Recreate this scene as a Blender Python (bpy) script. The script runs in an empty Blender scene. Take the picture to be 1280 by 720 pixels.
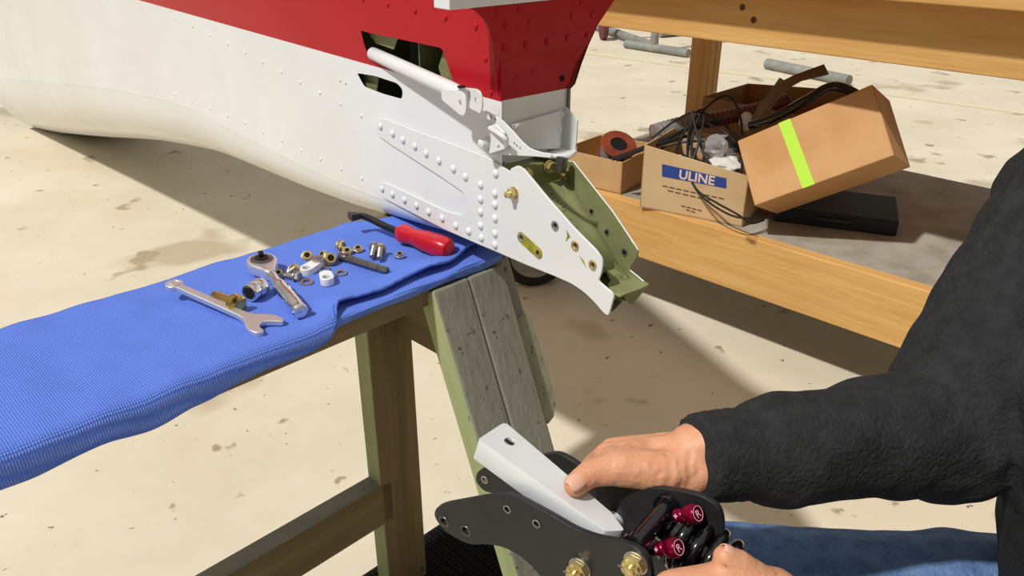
import bpy, bmesh, math, random
from mathutils import Vector as V, Matrix, noise
random.seed(7)
SC = bpy.context.scene
COL = SC.collection
# ------------------------------------------------------------------ camera
H, TH, F = 1.22, math.radians(26.1), 1000.0
CT, ST = math.cos(TH), math.sin(TH)
cam = bpy.data.cameras.new('camera')
cam.sensor_width = 36.0
cam.lens = 36.0 * F / 1280.0
cam.clip_start = 0.02
cam_o = bpy.data.objects.new('camera', cam)
cam_o.location = (0, 0, H)
cam_o.rotation_euler = (math.pi / 2 - TH, 0, 0)
COL.objects.link(cam_o)
SC.camera = cam_o
# ------------------------------------------------------------------ world, sun, exposure
SC.view_settings.view_transform = 'Standard'
SC.view_settings.look = 'None'
SC.view_settings.gamma = 1.0
SC.view_settings.use_curve_mapping = False
SC.view_settings.exposure = 0.0
w = bpy.data.worlds.new('world')
SC.world = w
w.use_nodes = True
wn, wl = w.node_tree.nodes, w.node_tree.links
bg = wn['Background']
bg.inputs['Strength'].default_value = 0.55
tc = wn.new('ShaderNodeTexCoord')
sp = wn.new('ShaderNodeSeparateXYZ')
wl.new(tc.outputs['Generated'], sp.inputs[0])
cr = wn.new('ShaderNodeValToRGB')
cr.color_ramp.elements[0].position = 0.0
cr.color_ramp.elements[0].color = (0.42, 0.375, 0.30, 1)
cr.color_ramp.elements[1].position = 0.9
cr.color_ramp.elements[1].color = (0.95, 0.92, 0.86, 1)
wl.new(sp.outputs['Z'], cr.inputs[0])
wl.new(cr.outputs[0], bg.inputs['Color'])
sun = bpy.data.lights.new('sun', 'SUN')
sun.energy = 3.3
sun.angle = math.radians(2.5)
sun.color = (1.0, 0.985, 0.96)
sun_o = bpy.data.objects.new('sun', sun)
sun_o.rotation_euler = V((0.60, 0.45, -1.0)).to_track_quat('-Z', 'Y').to_euler()
sun_o.location = (-2, -3, 5)
COL.objects.link(sun_o)


# ------------------------------------------------------------------ where a line of sight meets a surface of the place
def ray(x, y):
    u, v = (x - 640) / F, (360 - y) / F
    return V((u, CT + v * ST, -ST + v * CT))


O = V((0, 0, H))


def at_z(x, y, z):
    r = ray(x, y)
    return O + r * ((z - H) / r.z)


def at_t(x, y, t):
    return O + ray(x, y) * t


def on(x, y, p, n):
    r = ray(x, y)
    return O + r * ((p - O).dot(n) / r.dot(n))


# ------------------------------------------------------------------ materials
def lin(c):
    return tuple(((v / 255) / 12.92 if v <= 10 else (((v / 255) + 0.055) / 1.055) ** 2.4) for v in c) + (1.0,)


def mat(name, c, rough=0.5, metal=0.0, c2=None, nscale=8.0, stretch=(1, 1, 1), lo=0.35, hi=0.65, detail=6.0,
        bump=0.0, bscale=None, spec=0.5, coat=0.0, spots=None, trans=0.0, ior=1.45, rvar=0.0):
    m = bpy.data.materials.new(name)
    m.use_nodes = True
    N, L = m.node_tree.nodes, m.node_tree.links
    b = N['Principled BSDF']
    b.inputs['Base Color'].default_value = lin(c)
    b.inputs['Roughness'].default_value = rough
    b.inputs['Metallic'].default_value = metal
    b.inputs['Specular IOR Level'].default_value = spec
    b.inputs['Coat Weight'].default_value = coat
    b.inputs['Coat Roughness'].default_value = 0.06
    b.inputs['Transmission Weight'].default_value = trans
    b.inputs['IOR'].default_value = ior
    t = N.new('ShaderNodeTexCoord')
    mp = N.new('ShaderNodeMapping')
    mp.inputs['Scale'].default_value = stretch
    L.new(t.outputs['Object'], mp.inputs[0])
    col = None
    if c2 is not None:
        n = N.new('ShaderNodeTexNoise')
        n.inputs['Scale'].default_value = nscale
        n.inputs['Detail'].default_value = detail
        n.inputs['Roughness'].default_value = 0.6
        L.new(mp.outputs[0], n.inputs['Vector'])
        r = N.new('ShaderNodeValToRGB')
        r.color_ramp.elements[0].position = lo
        r.color_ramp.elements[0].color = lin(c)
        r.color_ramp.elements[1].position = hi
        r.color_ramp.elements[1].color = lin(c2)
        L.new(n.outputs['Fac'], r.inputs[0])
        col = r.outputs[0]
        if rvar:
            mr = N.new('ShaderNodeMapRange')
            mr.inputs['To Min'].default_value = rough - rvar
            mr.inputs['To Max'].default_value = rough + rvar
            L.new(n.outputs['Fac'], mr.inputs[0])
            L.new(mr.outputs[0], b.inputs['Roughness'])
    for (sc, cut, cc) in (spots or []):
        n = N.new('ShaderNodeTexNoise')
        n.inputs['Scale'].default_value = sc
        n.inputs['Detail'].default_value = 3.0
        L.new(t.outputs['Object'], n.inputs['Vector'])
        r = N.new('ShaderNodeValToRGB')
        r.color_ramp.elements[0].position = cut
        r.color_ramp.elements[0].color = (0, 0, 0, 1)
        r.color_ramp.elements[1].position = min(1, cut + 0.04)
        r.color_ramp.elements[1].color = (1, 1, 1, 1)
        L.new(n.outputs['Fac'], r.inputs[0])
        mx = N.new('ShaderNodeMix')
        mx.data_type = 'RGBA'
        L.new(r.outputs[0], mx.inputs[0])
        if col is None:
            mx.inputs[6].default_value = lin(c)
        else:
            L.new(col, mx.inputs[6])
        mx.inputs[7].default_value = lin(cc)
        col = mx.outputs[2]
    if col is not None:
        L.new(col, b.inputs['Base Color'])
    if bump:
        n2 = N.new('ShaderNodeTexNoise')
        n2.inputs['Scale'].default_value = bscale or nscale * 3
        n2.inputs['Detail'].default_value = 4.0
        L.new(mp.outputs[0], n2.inputs['Vector'])
        bp = N.new('ShaderNodeBump')
        bp.inputs['Strength'].default_value = bump
        bp.inputs['Distance'].default_value = 0.01
        L.new(n2.outputs['Fac'], bp.inputs['Height'])
        L.new(bp.outputs[0], b.inputs['Normal'])
    return m


M = {}
M['white'] = mat('white_paint', (226, 228, 230), 0.32, c2=(218, 219, 219), nscale=3, coat=0.3)
M['red'] = mat('red_paint', (176, 20, 34), 0.34, c2=(169, 16, 30), nscale=4, coat=0.05, spec=0.2)
M['worn_white'] = mat('worn_white_paint', (222, 223, 222), 0.38, coat=0.2, spots=[(45, 0.755, (140, 138, 115)), (110, 0.77, (70, 68, 60))])
M['olive'] = mat('olive_primer', (134, 137, 92), 0.42, c2=(118, 121, 80), nscale=14, bump=0.05, spots=[(90, 0.68, (150, 152, 112))])
M['olive_shaded'] = mat('olive_primer_shaded', (92, 98, 54), 0.5)  # olive primer again, with the shade inside the tail put into its colour
M['yellow_primer'] = mat('yellow_primer', (170, 165, 30), 0.45, c2=(120, 122, 40), nscale=60)
M['chrome'] = mat('chrome', (232, 231, 229), 0.2, 1.0, bump=0.12, nscale=30, bscale=70)
M['satin'] = mat('satin_chrome', (225, 224, 222), 0.34, 0.8)
M['gold'] = mat('gold_plating', (226, 192, 116), 0.2, 1.0, c2=(200, 160, 84), nscale=40)
M['steel'] = mat('steel', (190, 187, 180), 0.32, 0.8, c2=(150, 146, 138), nscale=90)
M['dark_steel'] = mat('dark_steel', (118, 115, 112), 0.36, 0.8, c2=(88, 85, 82), nscale=60)
M['brass'] = mat('cadmium_brass', (222, 206, 150), 0.3, 0.75, c2=(190, 168, 104), nscale=70)
M['alu'] = mat('brushed_aluminium', (228, 230, 230), 0.36, 0.2, c2=(214, 217, 219), nscale=14, bump=0.03, bscale=120, rvar=0.06)
M['plate'] = mat('black_anodised', (42, 42, 43), 0.42, 0.15, c2=(36, 36, 37), nscale=30, spec=0.5)
M['gloss_black'] = mat('gloss_black', (14, 14, 15), 0.12, 0.0, spec=0.6, coat=0.5)
M['matt_black'] = mat('matt_black', (20, 20, 20), 0.6)
M['hole'] = mat('hole_shade', (10, 9, 7), 0.9)  # near-black for solid discs that stand in for the shade inside holes
M['magenta'] = mat('magenta_anodised', (146, 12, 58), 0.24, 0.75)
M['pale_mark'] = mat('pale_engraving', (235, 190, 205), 0.5)
M['ink'] = mat('black_ink', (38, 38, 34), 0.7)
M['towel'] = None
M['plastic_red'] = mat('red_plastic', (196, 18, 40), 0.3, c2=(184, 12, 34), nscale=12, coat=0.2)
M['green_wood'] = mat('pale_green_paint', (158, 166, 118), 0.7, c2=(138, 147, 102), nscale=5, stretch=(0.6, 4, 4), spots=[(26, 0.70, (90, 88, 70))], bump=0.25, bscale=20)
M['grey_wood'] = mat('weathered_grey_wood', (148, 147, 132), 0.85, c2=(122, 121, 108), nscale=9, stretch=(0.6, 1.6, 1.6), lo=0.3, hi=0.7, spots=[(38, 0.67, (84, 83, 74)), (85, 0.68, (72, 71, 64))], bump=0.2, bscale=60)
M['strip'] = mat('grey_green_wood', (158, 160, 132), 0.85, c2=(132, 132, 112), nscale=14, spots=[(60, 0.66, (92, 90, 78))], bump=0.3, bscale=50)
M['brown_wood'] = mat('dull_brown_wood', (128, 112, 78), 0.75, c2=(106, 91, 62), nscale=5, stretch=(0.5, 6, 6), spots=[(20, 0.72, (70, 62, 46))], bump=0.25, bscale=16)
M['pine'] = mat('pine_lumber', (216, 172, 104), 0.6, c2=(196, 148, 82), nscale=4, stretch=(0.7, 9, 9), lo=0.3, hi=0.7, spots=[(7, 0.70, (128, 84, 44))], bump=0.15, bscale=14)
M['shelf_grey'] = mat('grey_shelf_board', (168, 160, 146), 0.75, c2=(140, 132, 118), nscale=9, bump=0.1)
M['card'] = mat('cardboard', (192, 156, 108), 0.8, c2=(182, 145, 98), nscale=6, bump=0.06, bscale=40)
M['card_pale'] = mat('pale_cardboard', (200, 172, 130), 0.8, c2=(190, 160, 118), nscale=6, bump=0.06, bscale=40)
M['card_dark'] = mat('brown_cardboard', (184, 134, 80), 0.7, c2=(200, 156, 106), nscale=5, lo=0.4, hi=0.7)
M['card_in'] = mat('cardboard_inside', (160, 126, 88), 0.85)
M['print_blue'] = mat('blue_print', (36, 62, 136), 0.6)
M['print_white'] = mat('white_print', (214, 190, 170), 0.6)
M['print_brown'] = mat('brown_print', (98, 72, 50), 0.7)
M['tape_green'] = mat('lime_tape', (178, 222, 62), 0.45)
M['clear'] = mat('clear_plastic', (225, 225, 225), 0.16, trans=0.72, ior=1.25, bump=0.5, bscale=40)
M['white_foam'] = mat('white_scrap', (215, 212, 204), 0.7)
M['rust_red'] = mat('rust_red_plastic', (138, 66, 44), 0.5, c2=(112, 48, 34), nscale=12)
M['maroon'] = mat('maroon_hose', (112, 50, 42), 0.35, c2=(88, 36, 32), nscale=20, coat=0.3)
M['cable'] = mat('cable_black', (30, 28, 27), 0.45)
M['cable_grey'] = mat('cable_grey', (96, 92, 86), 0.5)
M['grey_paint'] = mat('grey_paint', (146, 146, 140), 0.5, c2=(120, 120, 114), nscale=8)
M['rubber'] = mat('tyre_rubber', (38, 36, 33), 0.8)
M['hub'] = mat('hub_grey', (160, 156, 144), 0.5, c2=(136, 132, 122), nscale=12)
M['skin'] = mat('skin', (214, 158, 122), 0.5, c2=(200, 136, 102), nscale=26, lo=0.3, hi=0.75, bump=0.22, bscale=90, spots=[(40, 0.70, (170, 112, 86))])
M['skin'].node_tree.nodes['Principled BSDF'].inputs['Subsurface Weight'].default_value = 0.12
M['skin'].node_tree.nodes['Principled BSDF'].inputs['Subsurface Radius'].default_value = (0.012, 0.004, 0.002)
M['nail'] = mat('nail', (218, 168, 142), 0.3)
M['jacket'] = mat('charcoal_fleece', (38, 39, 40), 0.9, c2=(48, 49, 50), nscale=60, bump=0.4, bscale=220, spec=0.2)
M['hair'] = mat('brown_hair', (62, 44, 32), 0.6, bump=0.6, bscale=120)
M['leather'] = mat('brown_leather', (74, 54, 38), 0.6)


def denim():
    m = mat('denim', (74, 102, 146), 0.85, c2=(112, 140, 180), nscale=45, lo=0.3, hi=0.72, bump=0.35, bscale=260, spec=0.2)
    return m


M['denim'] = denim()


def woven(name, c, c2, scale, strength):
    m = mat(name, c, 0.9, spec=0.15)
    N, L = m.node_tree.nodes, m.node_tree.links
    b = N['Principled BSDF']
    t = N.new('ShaderNodeTexCoord')
    hs = []
    for rz in (0.0, math.pi / 2):
        mp = N.new('ShaderNodeMapping')
        mp.inputs['Rotation'].default_value = (0, 0, rz + 0.79)
        L.new(t.outputs['Object'], mp.inputs[0])
        wv = N.new('ShaderNodeTexWave')
        wv.inputs['Scale'].default_value = scale
        wv.inputs['Distortion'].default_value = 1.2
        wv.inputs['Detail'].default_value = 2
        wv.inputs['Detail Scale'].default_value = 3
        L.new(mp.outputs[0], wv.inputs['Vector'])
        hs.append(wv.outputs['Fac'])
    mu = N.new('ShaderNodeMath')
    mu.operation = 'MULTIPLY'
    L.new(hs[0], mu.inputs[0])
    L.new(hs[1], mu.inputs[1])
    r = N.new('ShaderNodeValToRGB')
    r.color_ramp.elements[0].color = lin(c2)
    r.color_ramp.elements[1].color = lin(c)
    r.color_ramp.elements[1].position = 0.6
    L.new(mu.outputs[0], r.inputs[0])
    L.new(r.outputs[0], b.inputs['Base Color'])
    bp = N.new('ShaderNodeBump')
    bp.inputs['Strength'].default_value = strength
    bp.inputs['Distance'].default_value = 0.004
    L.new(mu.outputs[0], bp.inputs['Height'])
    L.new(bp.outputs[0], b.inputs['Normal'])
    return m


M['towel'] = woven('blue_huck_towel', (122, 152, 238), (84, 116, 212), 110, 0.5)
M['mat'] = woven('black_ribbed_mat', (34, 33, 34), (9, 9, 10), 30, 1.0)


def concrete():
    m = mat('concrete', (220, 210, 188), 0.55, c2=(203, 191, 166), nscale=1.6, lo=0.35, hi=0.72, detail=9, spec=0.35,
            spots=[(1.3, 0.60, (186, 172, 146)), (3.1, 0.66, (168, 154, 128)), (9.0, 0.68, (160, 144, 116)), (24.0, 0.70, (110, 97, 78)), (50.0, 0.715, (104, 92, 74))], bump=0.06, bscale=40)
    return m


M['floor'] = concrete()


# ------------------------------------------------------------------ mesh helpers
class MB:
    def __init__(s):
        s.v, s.f = [], []

    def add(s, vs, fs):
        k = len(s.v)
        s.v += [V(p) for p in vs]
        s.f += [[i + k for i in f] for f in fs]

    def box(s, c, x, y, z):
        """centre and three half-axis vectors"""
        c, x, y, z = V(c), V(x), V(y), V(z)
        vs = [c + x * i + y * j + z * k for i in (-1, 1) for j in (-1, 1) for k in (-1, 1)]
        s.add(vs, [(0, 1, 3, 2), (4, 6, 7, 5), (0, 4, 5, 1), (2, 3, 7, 6), (0, 2, 6, 4), (1, 5, 7, 3)])

    def prism(s, pts, ext):
        n = len(pts)
        ext = V(ext)
        a = [V(p) for p in pts]
        s.add(a + [p + ext for p in a], [list(range(n))[::-1], list(range(n, 2 * n))] + [(i, (i + 1) % n, (i + 1) % n + n, i + n) for i in range(n)])

    def rings(s, rs, cap=True, closed=True):
        k = len(rs[0])
        vs = [p for r in rs for p in r]
        fs = []
        for i in range(len(rs) - 1):
            for j in range(k if closed else k - 1):
                fs.append((i * k + j, i * k + (j + 1) % k, (i + 1) * k + (j + 1) % k, (i + 1) * k + j))
        if cap:
            fs.append(list(range(k))[::-1])
            fs.append(list(range((len(rs) - 1) * k, len(rs) * k)))
        s.add(vs, fs)

    def tube(s, pts, r, seg=10, cap=True):
        pts = [V(p) for p in pts]
        n = len(pts)
        rr = r if isinstance(r, (list, tuple)) else [r] * n
        t0 = (pts[1] - pts[0]).normalized()
        up = V((0, 0, 1)) if abs(t0.z) < 0.9 else V((1, 0, 0))
        u = t0.cross(up).normalized()
        rs = []
        for i in range(n):
            t = (pts[min(i + 1, n - 1)] - pts[max(i - 1, 0)]).normalized()
            u = (u - t * u.dot(t)).normalized()
            b = t.cross(u)
            rs.append([pts[i] + (u * math.cos(q) + b * math.sin(q)) * rr[i] for q in [2 * math.pi * j / seg for j in range(seg)]])
        s.rings(rs, cap)

    def lathe(s, o, ax, prof, seg=20, phase=0.0, cap=True):
        """prof: (distance along ax, radius)"""
        o, ax = V(o), V(ax).normalized()
        up = V((0, 0, 1)) if abs(ax.z) < 0.9 else V((1, 0, 0))
        u = ax.cross(up).normalized()
        b = ax.cross(u)
        rs = [[o + ax * d + (u * math.cos(q) + b * math.sin(q)) * max(r, 1e-5) for q in [phase + 2 * math.pi * j / seg for j in range(seg)]] for d, r in prof]
        s.rings(rs, cap)

    def capsule(s, p, q, r1, r2=None, seg=14):
        p, q = V(p), V(q)
        r2 = r1 if r2 is None else r2
        L = (q - p).length
        ax = (q - p).normalized() if L > 1e-6 else V((0, 0, 1))
        pr = [(-r1 * math.cos(k * math.pi / 10), r1 * math.sin(k * math.pi / 10)) for k in range(0, 6)]
        pr += [(L + r2 * math.sin(k * math.pi / 10), r2 * math.cos(k * math.pi / 10)) for k in range(0, 6)]
        s.lathe(p, ax, pr, seg)

    def ball(s, c, rx, ry=None, rz=None, seg=16):
        ry = ry or rx
        rz = rz or rx
        c = V(c)
        rs = []
        for i in range(seg // 2 + 1):
            th = math.pi * i / (seg // 2)
            rs.append([c + V((rx * math.sin(th) * math.cos(q), ry * math.sin(th) * math.sin(q), -rz * math.cos(th))) for q in [2 * math.pi * j / seg for j in range(seg)]])
        s.rings(rs, True)

    def mesh(s, name, origin=V((0, 0, 0))):
        me = bpy.data.meshes.new(name)
        me.from_pydata([tuple(p - origin) for p in s.v], [], s.f)
        bm = bmesh.new()
        bm.from_mesh(me)
        bmesh.ops.remove_doubles(bm, verts=bm.verts, dist=1e-6)
        bmesh.ops.recalc_face_normals(bm, faces=bm.faces)
        bm.to_mesh(me)
        bm.free()
        return me

    def build(s, name, m, parent=None, bevel=0.0, smooth=True, segs=2):
        org = V(parent['_o']) if parent is not None else V((0, 0, 0))
        me = s.mesh(name, org)
        return link(name, me, m, parent, bevel, smooth, segs)


def link(name, me, m, parent=None, bevel=0.0, smooth=True, segs=2):
    o = bpy.data.objects.new(name, me)
    COL.objects.link(o)
    for mm in (m if isinstance(m, (list, tuple)) else [m]):
        me.materials.append(mm)
    if smooth:
        for p in me.polygons:
            p.use_smooth = True
        try:
            me.set_sharp_from_angle(angle=math.radians(38))
        except Exception:
            pass
    if bevel:
        b = o.modifiers.new('bevel', 'BEVEL')
        b.width = bevel
        b.segments = segs
        b.limit_method = 'ANGLE'
        b.angle_limit = math.radians(40)
        b.harden_normals = False
    if parent is not None:
        o.parent = parent
        o['_o'] = list(parent['_o'])
    else:
        o['_o'] = [0, 0, 0]
    return o


def tag(o, label, cat, group=None, kind=None):
    o['label'] = label
    o['category'] = cat
    if group:
        o['group'] = group
    if kind:
        o['kind'] = kind
    return o


def thing(name, label, cat, loc=(0, 0, 0), group=None):
    o = bpy.data.objects.new(name, None)
    o.empty_display_size = 0.02
    COL.objects.link(o)
    o.location = loc
    o['_o'] = list(loc)
    return tag(o, label, cat, group)


def board(name, c, xd, yd, size, m, parent=None, bevel=0.003):
    """a plank with its own axes, so that the grain follows its length"""
    xd, yd = V(xd).normalized(), V(yd).normalized()
    zd = xd.cross(yd).normalized()
    yd = zd.cross(xd)
    mb = MB()
    mb.box((0, 0, 0), (size[0] / 2, 0, 0), (0, size[1] / 2, 0), (0, 0, size[2] / 2))
    me = mb.mesh(name)
    o = link(name, me, m, None, bevel, False)
    rot = Matrix((xd, yd, zd)).transposed().to_4x4()
    org = V(parent['_o']) if parent is not None else V((0, 0, 0))
    o.matrix_world = Matrix.Translation(V(c) - org) @ rot
    if parent is not None:
        o.parent = parent
        o.matrix_basis = Matrix.Translation(V(c) - org) @ rot
    o['_o'] = list(org)
    return o


def fillet(pts, r, n=5):
    """round the corners of a 2D outline; r is one radius or one per corner"""
    out = []
    k = len(pts)
    rr = r if isinstance(r, (list, tuple)) else [r] * k
    for i in range(k):
        p0, p, p1 = V(pts[i - 1]).to_2d(), V(pts[i]).to_2d(), V(pts[(i + 1) % k]).to_2d()
        a, b = p0 - p, p1 - p
        d = min(rr[i], a.length * 0.45, b.length * 0.45)
        if d < 1e-6:
            out.append(p)
            continue
        A, B = p + a.normalized() * d, p + b.normalized() * d
        for j in range(n + 1):
            t = j / n
            out.append(A * (1 - t) ** 2 + p * 2 * t * (1 - t) + B * t ** 2)
    return out


def circle(c, r, n=16, ry=None, rot=0.0):
    ry = ry or r
    cs, sn = math.cos(rot), math.sin(rot)
    return [V((c[0] + r * math.cos(q) * cs - ry * math.sin(q) * sn, c[1] + r * math.cos(q) * sn + ry * math.sin(q) * cs)) for q in [2 * math.pi * j / n for j in range(n)]]


def plate(name, outline, holes, thick, o, x, y, m, parent=None, bevel=0.0, smooth=False, inner=None, mod_bevel=0.0):
    """flat sheet with real holes: 2D outline in the frame (o, x, y), thickness along x cross y, centred on o"""
    cu = bpy.data.curves.new(name, 'CURVE')
    cu.dimensions = '2D'
    cu.fill_mode = 'BOTH'
    cu.extrude = thick / 2 - bevel
    cu.bevel_depth = bevel
    cu.bevel_resolution = 2
    cu.offset = -bevel
    for poly in [outline] + list(holes):
        s = cu.splines.new('POLY')
        s.points.add(len(poly) - 1)
        for q, p in zip(s.points, poly):
            q.co = (p[0], p[1], 0, 1)
        s.use_cyclic_u = True
    tmp = bpy.data.objects.new('tmp', cu)
    COL.objects.link(tmp)
    dg = bpy.context.evaluated_depsgraph_get()
    me = bpy.data.meshes.new_from_object(tmp.evaluated_get(dg))
    bpy.data.objects.remove(tmp)
    bpy.data.curves.remove(cu)
    me.name = name
    me.materials.clear()
    o, x, y = V(o), V(x), V(y)
    z = x.cross(y).normalized()
    org = V(parent['_o']) if parent is not None else V((0, 0, 0))
    bm = bmesh.new()
    bm.from_mesh(me)
    for q in bm.verts:
        q.co = o + x * q.co.x + y * q.co.y + z * q.co.z - org
    bmesh.ops.remove_doubles(bm, verts=bm.verts, dist=1e-5)
    bmesh.ops.recalc_face_normals(bm, faces=bm.faces)
    bm.to_mesh(me)
    bm.free()
    ob = link(name, me, m, parent, mod_bevel, smooth)
    if inner is not None:
        me.materials.append(inner[0])
        for p in me.polygons:
            p.material_index = 1 if p.normal.dot(inner[1]) > 0.5 else 0
    return ob


def remesh(name, mb, vox, m, parent=None, smooth_n=6, wob=None, wobs=20.0):
    me = mb.mesh(name)
    t = bpy.data.objects.new('tmp', me)
    COL.objects.link(t)
    r = t.modifiers.new('r', 'REMESH')
    r.mode = 'VOXEL'
    r.voxel_size = vox
    s = t.modifiers.new('s', 'SMOOTH')
    s.factor = 0.5
    s.iterations = smooth_n
    dg = bpy.context.evaluated_depsgraph_get()
    out = bpy.data.meshes.new_from_object(t.evaluated_get(dg))
    bpy.data.objects.remove(t)
    bpy.data.meshes.remove(me)
    out.name = name
    org = V(parent['_o']) if parent is not None else V((0, 0, 0))
    if wob:
        ns = [v.normal.copy() for v in out.vertices]
        for v, nn in zip(out.vertices, ns):
            v.co += nn * wob(v.co)
    for v in out.vertices:
        v.co -= org
    ob = link(name, out, m, parent, 0, False)
    for p in out.polygons:
        p.use_smooth = True
    return ob


def spline(pts, n=8):
    pts = [V(p) for p in pts]
    out = []
    for i in range(len(pts) - 1):
        a, b, c, d = pts[max(i - 1, 0)], pts[i], pts[i + 1], pts[min(i + 2, len(pts) - 1)]
        for j in range(n):
            t = j / n
            out.append(0.5 * ((2 * b) + (c - a) * t + (2 * a - 5 * b + 4 * c - d) * t * t + (3 * b - a - 3 * c + d) * t ** 3))
    out.append(pts[-1])
    return out


def text(body, size, o, x, y, m, parent, name='lettering', extrude=0.0002, align='LEFT', sx=1.0, bold=0.0):
    cu = bpy.data.curves.new(name, 'FONT')
    cu.body = body
    cu.size = size
    cu.extrude = extrude
    cu.align_x = align
    cu.offset = bold
    tmp = bpy.data.objects.new('tmp', cu)
    COL.objects.link(tmp)
    dg = bpy.context.evaluated_depsgraph_get()
    me = bpy.data.meshes.new_from_object(tmp.evaluated_get(dg))
    bpy.data.objects.remove(tmp)
    me.materials.clear()
    o, x, y = V(o), V(x).normalized(), V(y).normalized()
    z = x.cross(y)
    org = V(parent['_o'])
    for q in me.vertices:
        q.co = o + x * q.co.x * sx + y * q.co.y + z * q.co.z - org
    return link(name, me, m, parent, 0, False)


Z = V((0, 0, 1))


def hex_prof(r, h, ch=0.12):
    return [(0, r * (1 - ch)), (h * ch, r), (h * (1 - ch), r), (h, r * (1 - ch))]


# ------------------------------------------------------------------ floor
mb = MB()
mb.add([(-14, -3, 0), (16, -3, 0), (16, 30, 0), (-14, 30, 0)], [(0, 1, 2, 3)])
fl = mb.build('floor', M['floor'])
fl['kind'] = 'structure'
# ------------------------------------------------------------------ sawhorse
Ep = at_t(622, 318, 1.25)
PT = Ep.z                                   # height of the plank's top
dB = V((0.70, 0.714, 0)).normalized()       # along the plank, away to the right
mB = V((dB.y, -dB.x, 0))                    # across it, to its near side


def B(s, m, z):
    return V((Ep.x, Ep.y, 0)) + dB * s + mB * m + Z * z


sh = thing('sawhorse', 'old wooden sawhorse with a wide plank top under the blue towel', 'sawhorse', B(-0.2, -0.12, 0))
board('top_plank', B(-0.475, -0.135, PT - 0.019), dB, mB, (0.97, 0.27, 0.038), M['brown_wood'], sh)
# vertical 2x4 legs
lx, ly = -0.213, 1.155
for ls in (0.0, -0.72):
    c = V((lx, ly, 0)) + dB * ls
    zt = PT - 0.04
    z0 = 0.013 if ls == 0.0 else 0.0
    lg = board('leg', V((c.x, c.y, (zt + z0) / 2)), Z, dB, (zt - z0, 0.089, 0.038), M['brown_wood'], sh)
    # the outer edge carries the old green paint
    lg.data.materials.append(M['green_wood'])
    for p in lg.data.polygons:
        if abs(p.normal.y) > 0.5:
            p.material_index = 1
lc = V((lx, ly, 0))
st = board('stretcher', lc + dB * -0.36 + Z * 0.244, dB, mB, (0.68, 0.038, 0.089), M['brown_wood'], sh)
st.data.materials.append(M['grey_wood'])
for p in st.data.polygons:
    if p.normal.z > 0.5 or p.normal.z < -0.5:
        p.material_index = 1
# splayed near leg: two boards side by side
top = at_t(576, 345, 1.215)
bot = V((top.x, top.y, 0)) + mB * 0.30 - dB * 0.015
ax = (bot - top).normalized()
across = (dB - ax * dB.dot(ax)).normalized()
nrm = ax.cross(across)
top2 = top + ax * 0.0
Lh = (bot - top).length
for k, (off, wd) in enumerate(((-0.0365, 0.069), (0.0345, 0.0722))):
    c = top - ax * 0.012 + ax * (Lh / 2) + across * off
    b_ = board('leg', c, ax, across, (Lh - 0.03, wd, 0.040), M['grey_wood'], sh, 0.004)
    if k == 0:
        b_.data.materials.append(M['green_wood'])
        for p in b_.data.polygons:
            if p.normal.y < -0.5:
                p.material_index = 1
# backing batten and the splintered strip at the right edge
sgn = 1 if nrm.y < 0 else -1
inn = nrm * (-0.012 * sgn)
board('side_batten', top + ax * 0.085 + across * 0.086 + inn, ax, across, (0.20, 0.030, 0.03), M['grey_wood'], sh)
f2 = [(0.085, 0.074), (0.083, 0.103), (0.12, 0.108), (0.19, 0.112), (0.24, 0.111), (0.262, 0.098), (0.268, 0.082), (0.25, 0.076)]
mb = MB()
mb.prism([top + ax * (a_ + 0.01) + across * b_ + inn + nrm * 0.02 * sgn for a_, b_ in f2], nrm * (-0.03 * sgn))
mb.build('splintered_strip', M['strip'], sh, 0.002, False)
board('gusset', B(-0.10, -0.10, PT - 0.095), mB, Z, (0.15, 0.10, 0.022), M['brown_wood'], sh)
board('gusset', B(-0.80, -0.10, PT - 0.095), mB, Z, (0.15, 0.10, 0.022), M['brown_wood'], sh)
c = top - dB * 0.80
b2 = V((c.x, c.y, 0)) + mB * 0.30
a2 = (b2 - c).normalized()
board('leg', (c + b2) / 2, a2, across, ((b2 - c).length - 0.03, 0.14, 0.040), M['grey_wood'], sh)

# ------------------------------------------------------------------ towel
TZ = PT + 0.010


def twz(s, m):
    return TZ - 0.003 * sstep(-0.16, -0.03, s) * sstep(-0.08, -0.14, m) + 0.0035 * noise.noise(V((s * 9, m * 9, 1.3))) + 0.0025 * noise.noise(V((s * 24, m * 24, 4.1)))


tw = thing('shop_towel', 'blue woven shop towel folded over the sawhorse plank under the tools', 'towel', B(-0.3, -0.12, PT))


def sstep(a, b, x):
    t = min(1, max(0, (x - a) / (b - a)))
    return t * t * (3 - 2 * t)


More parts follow.
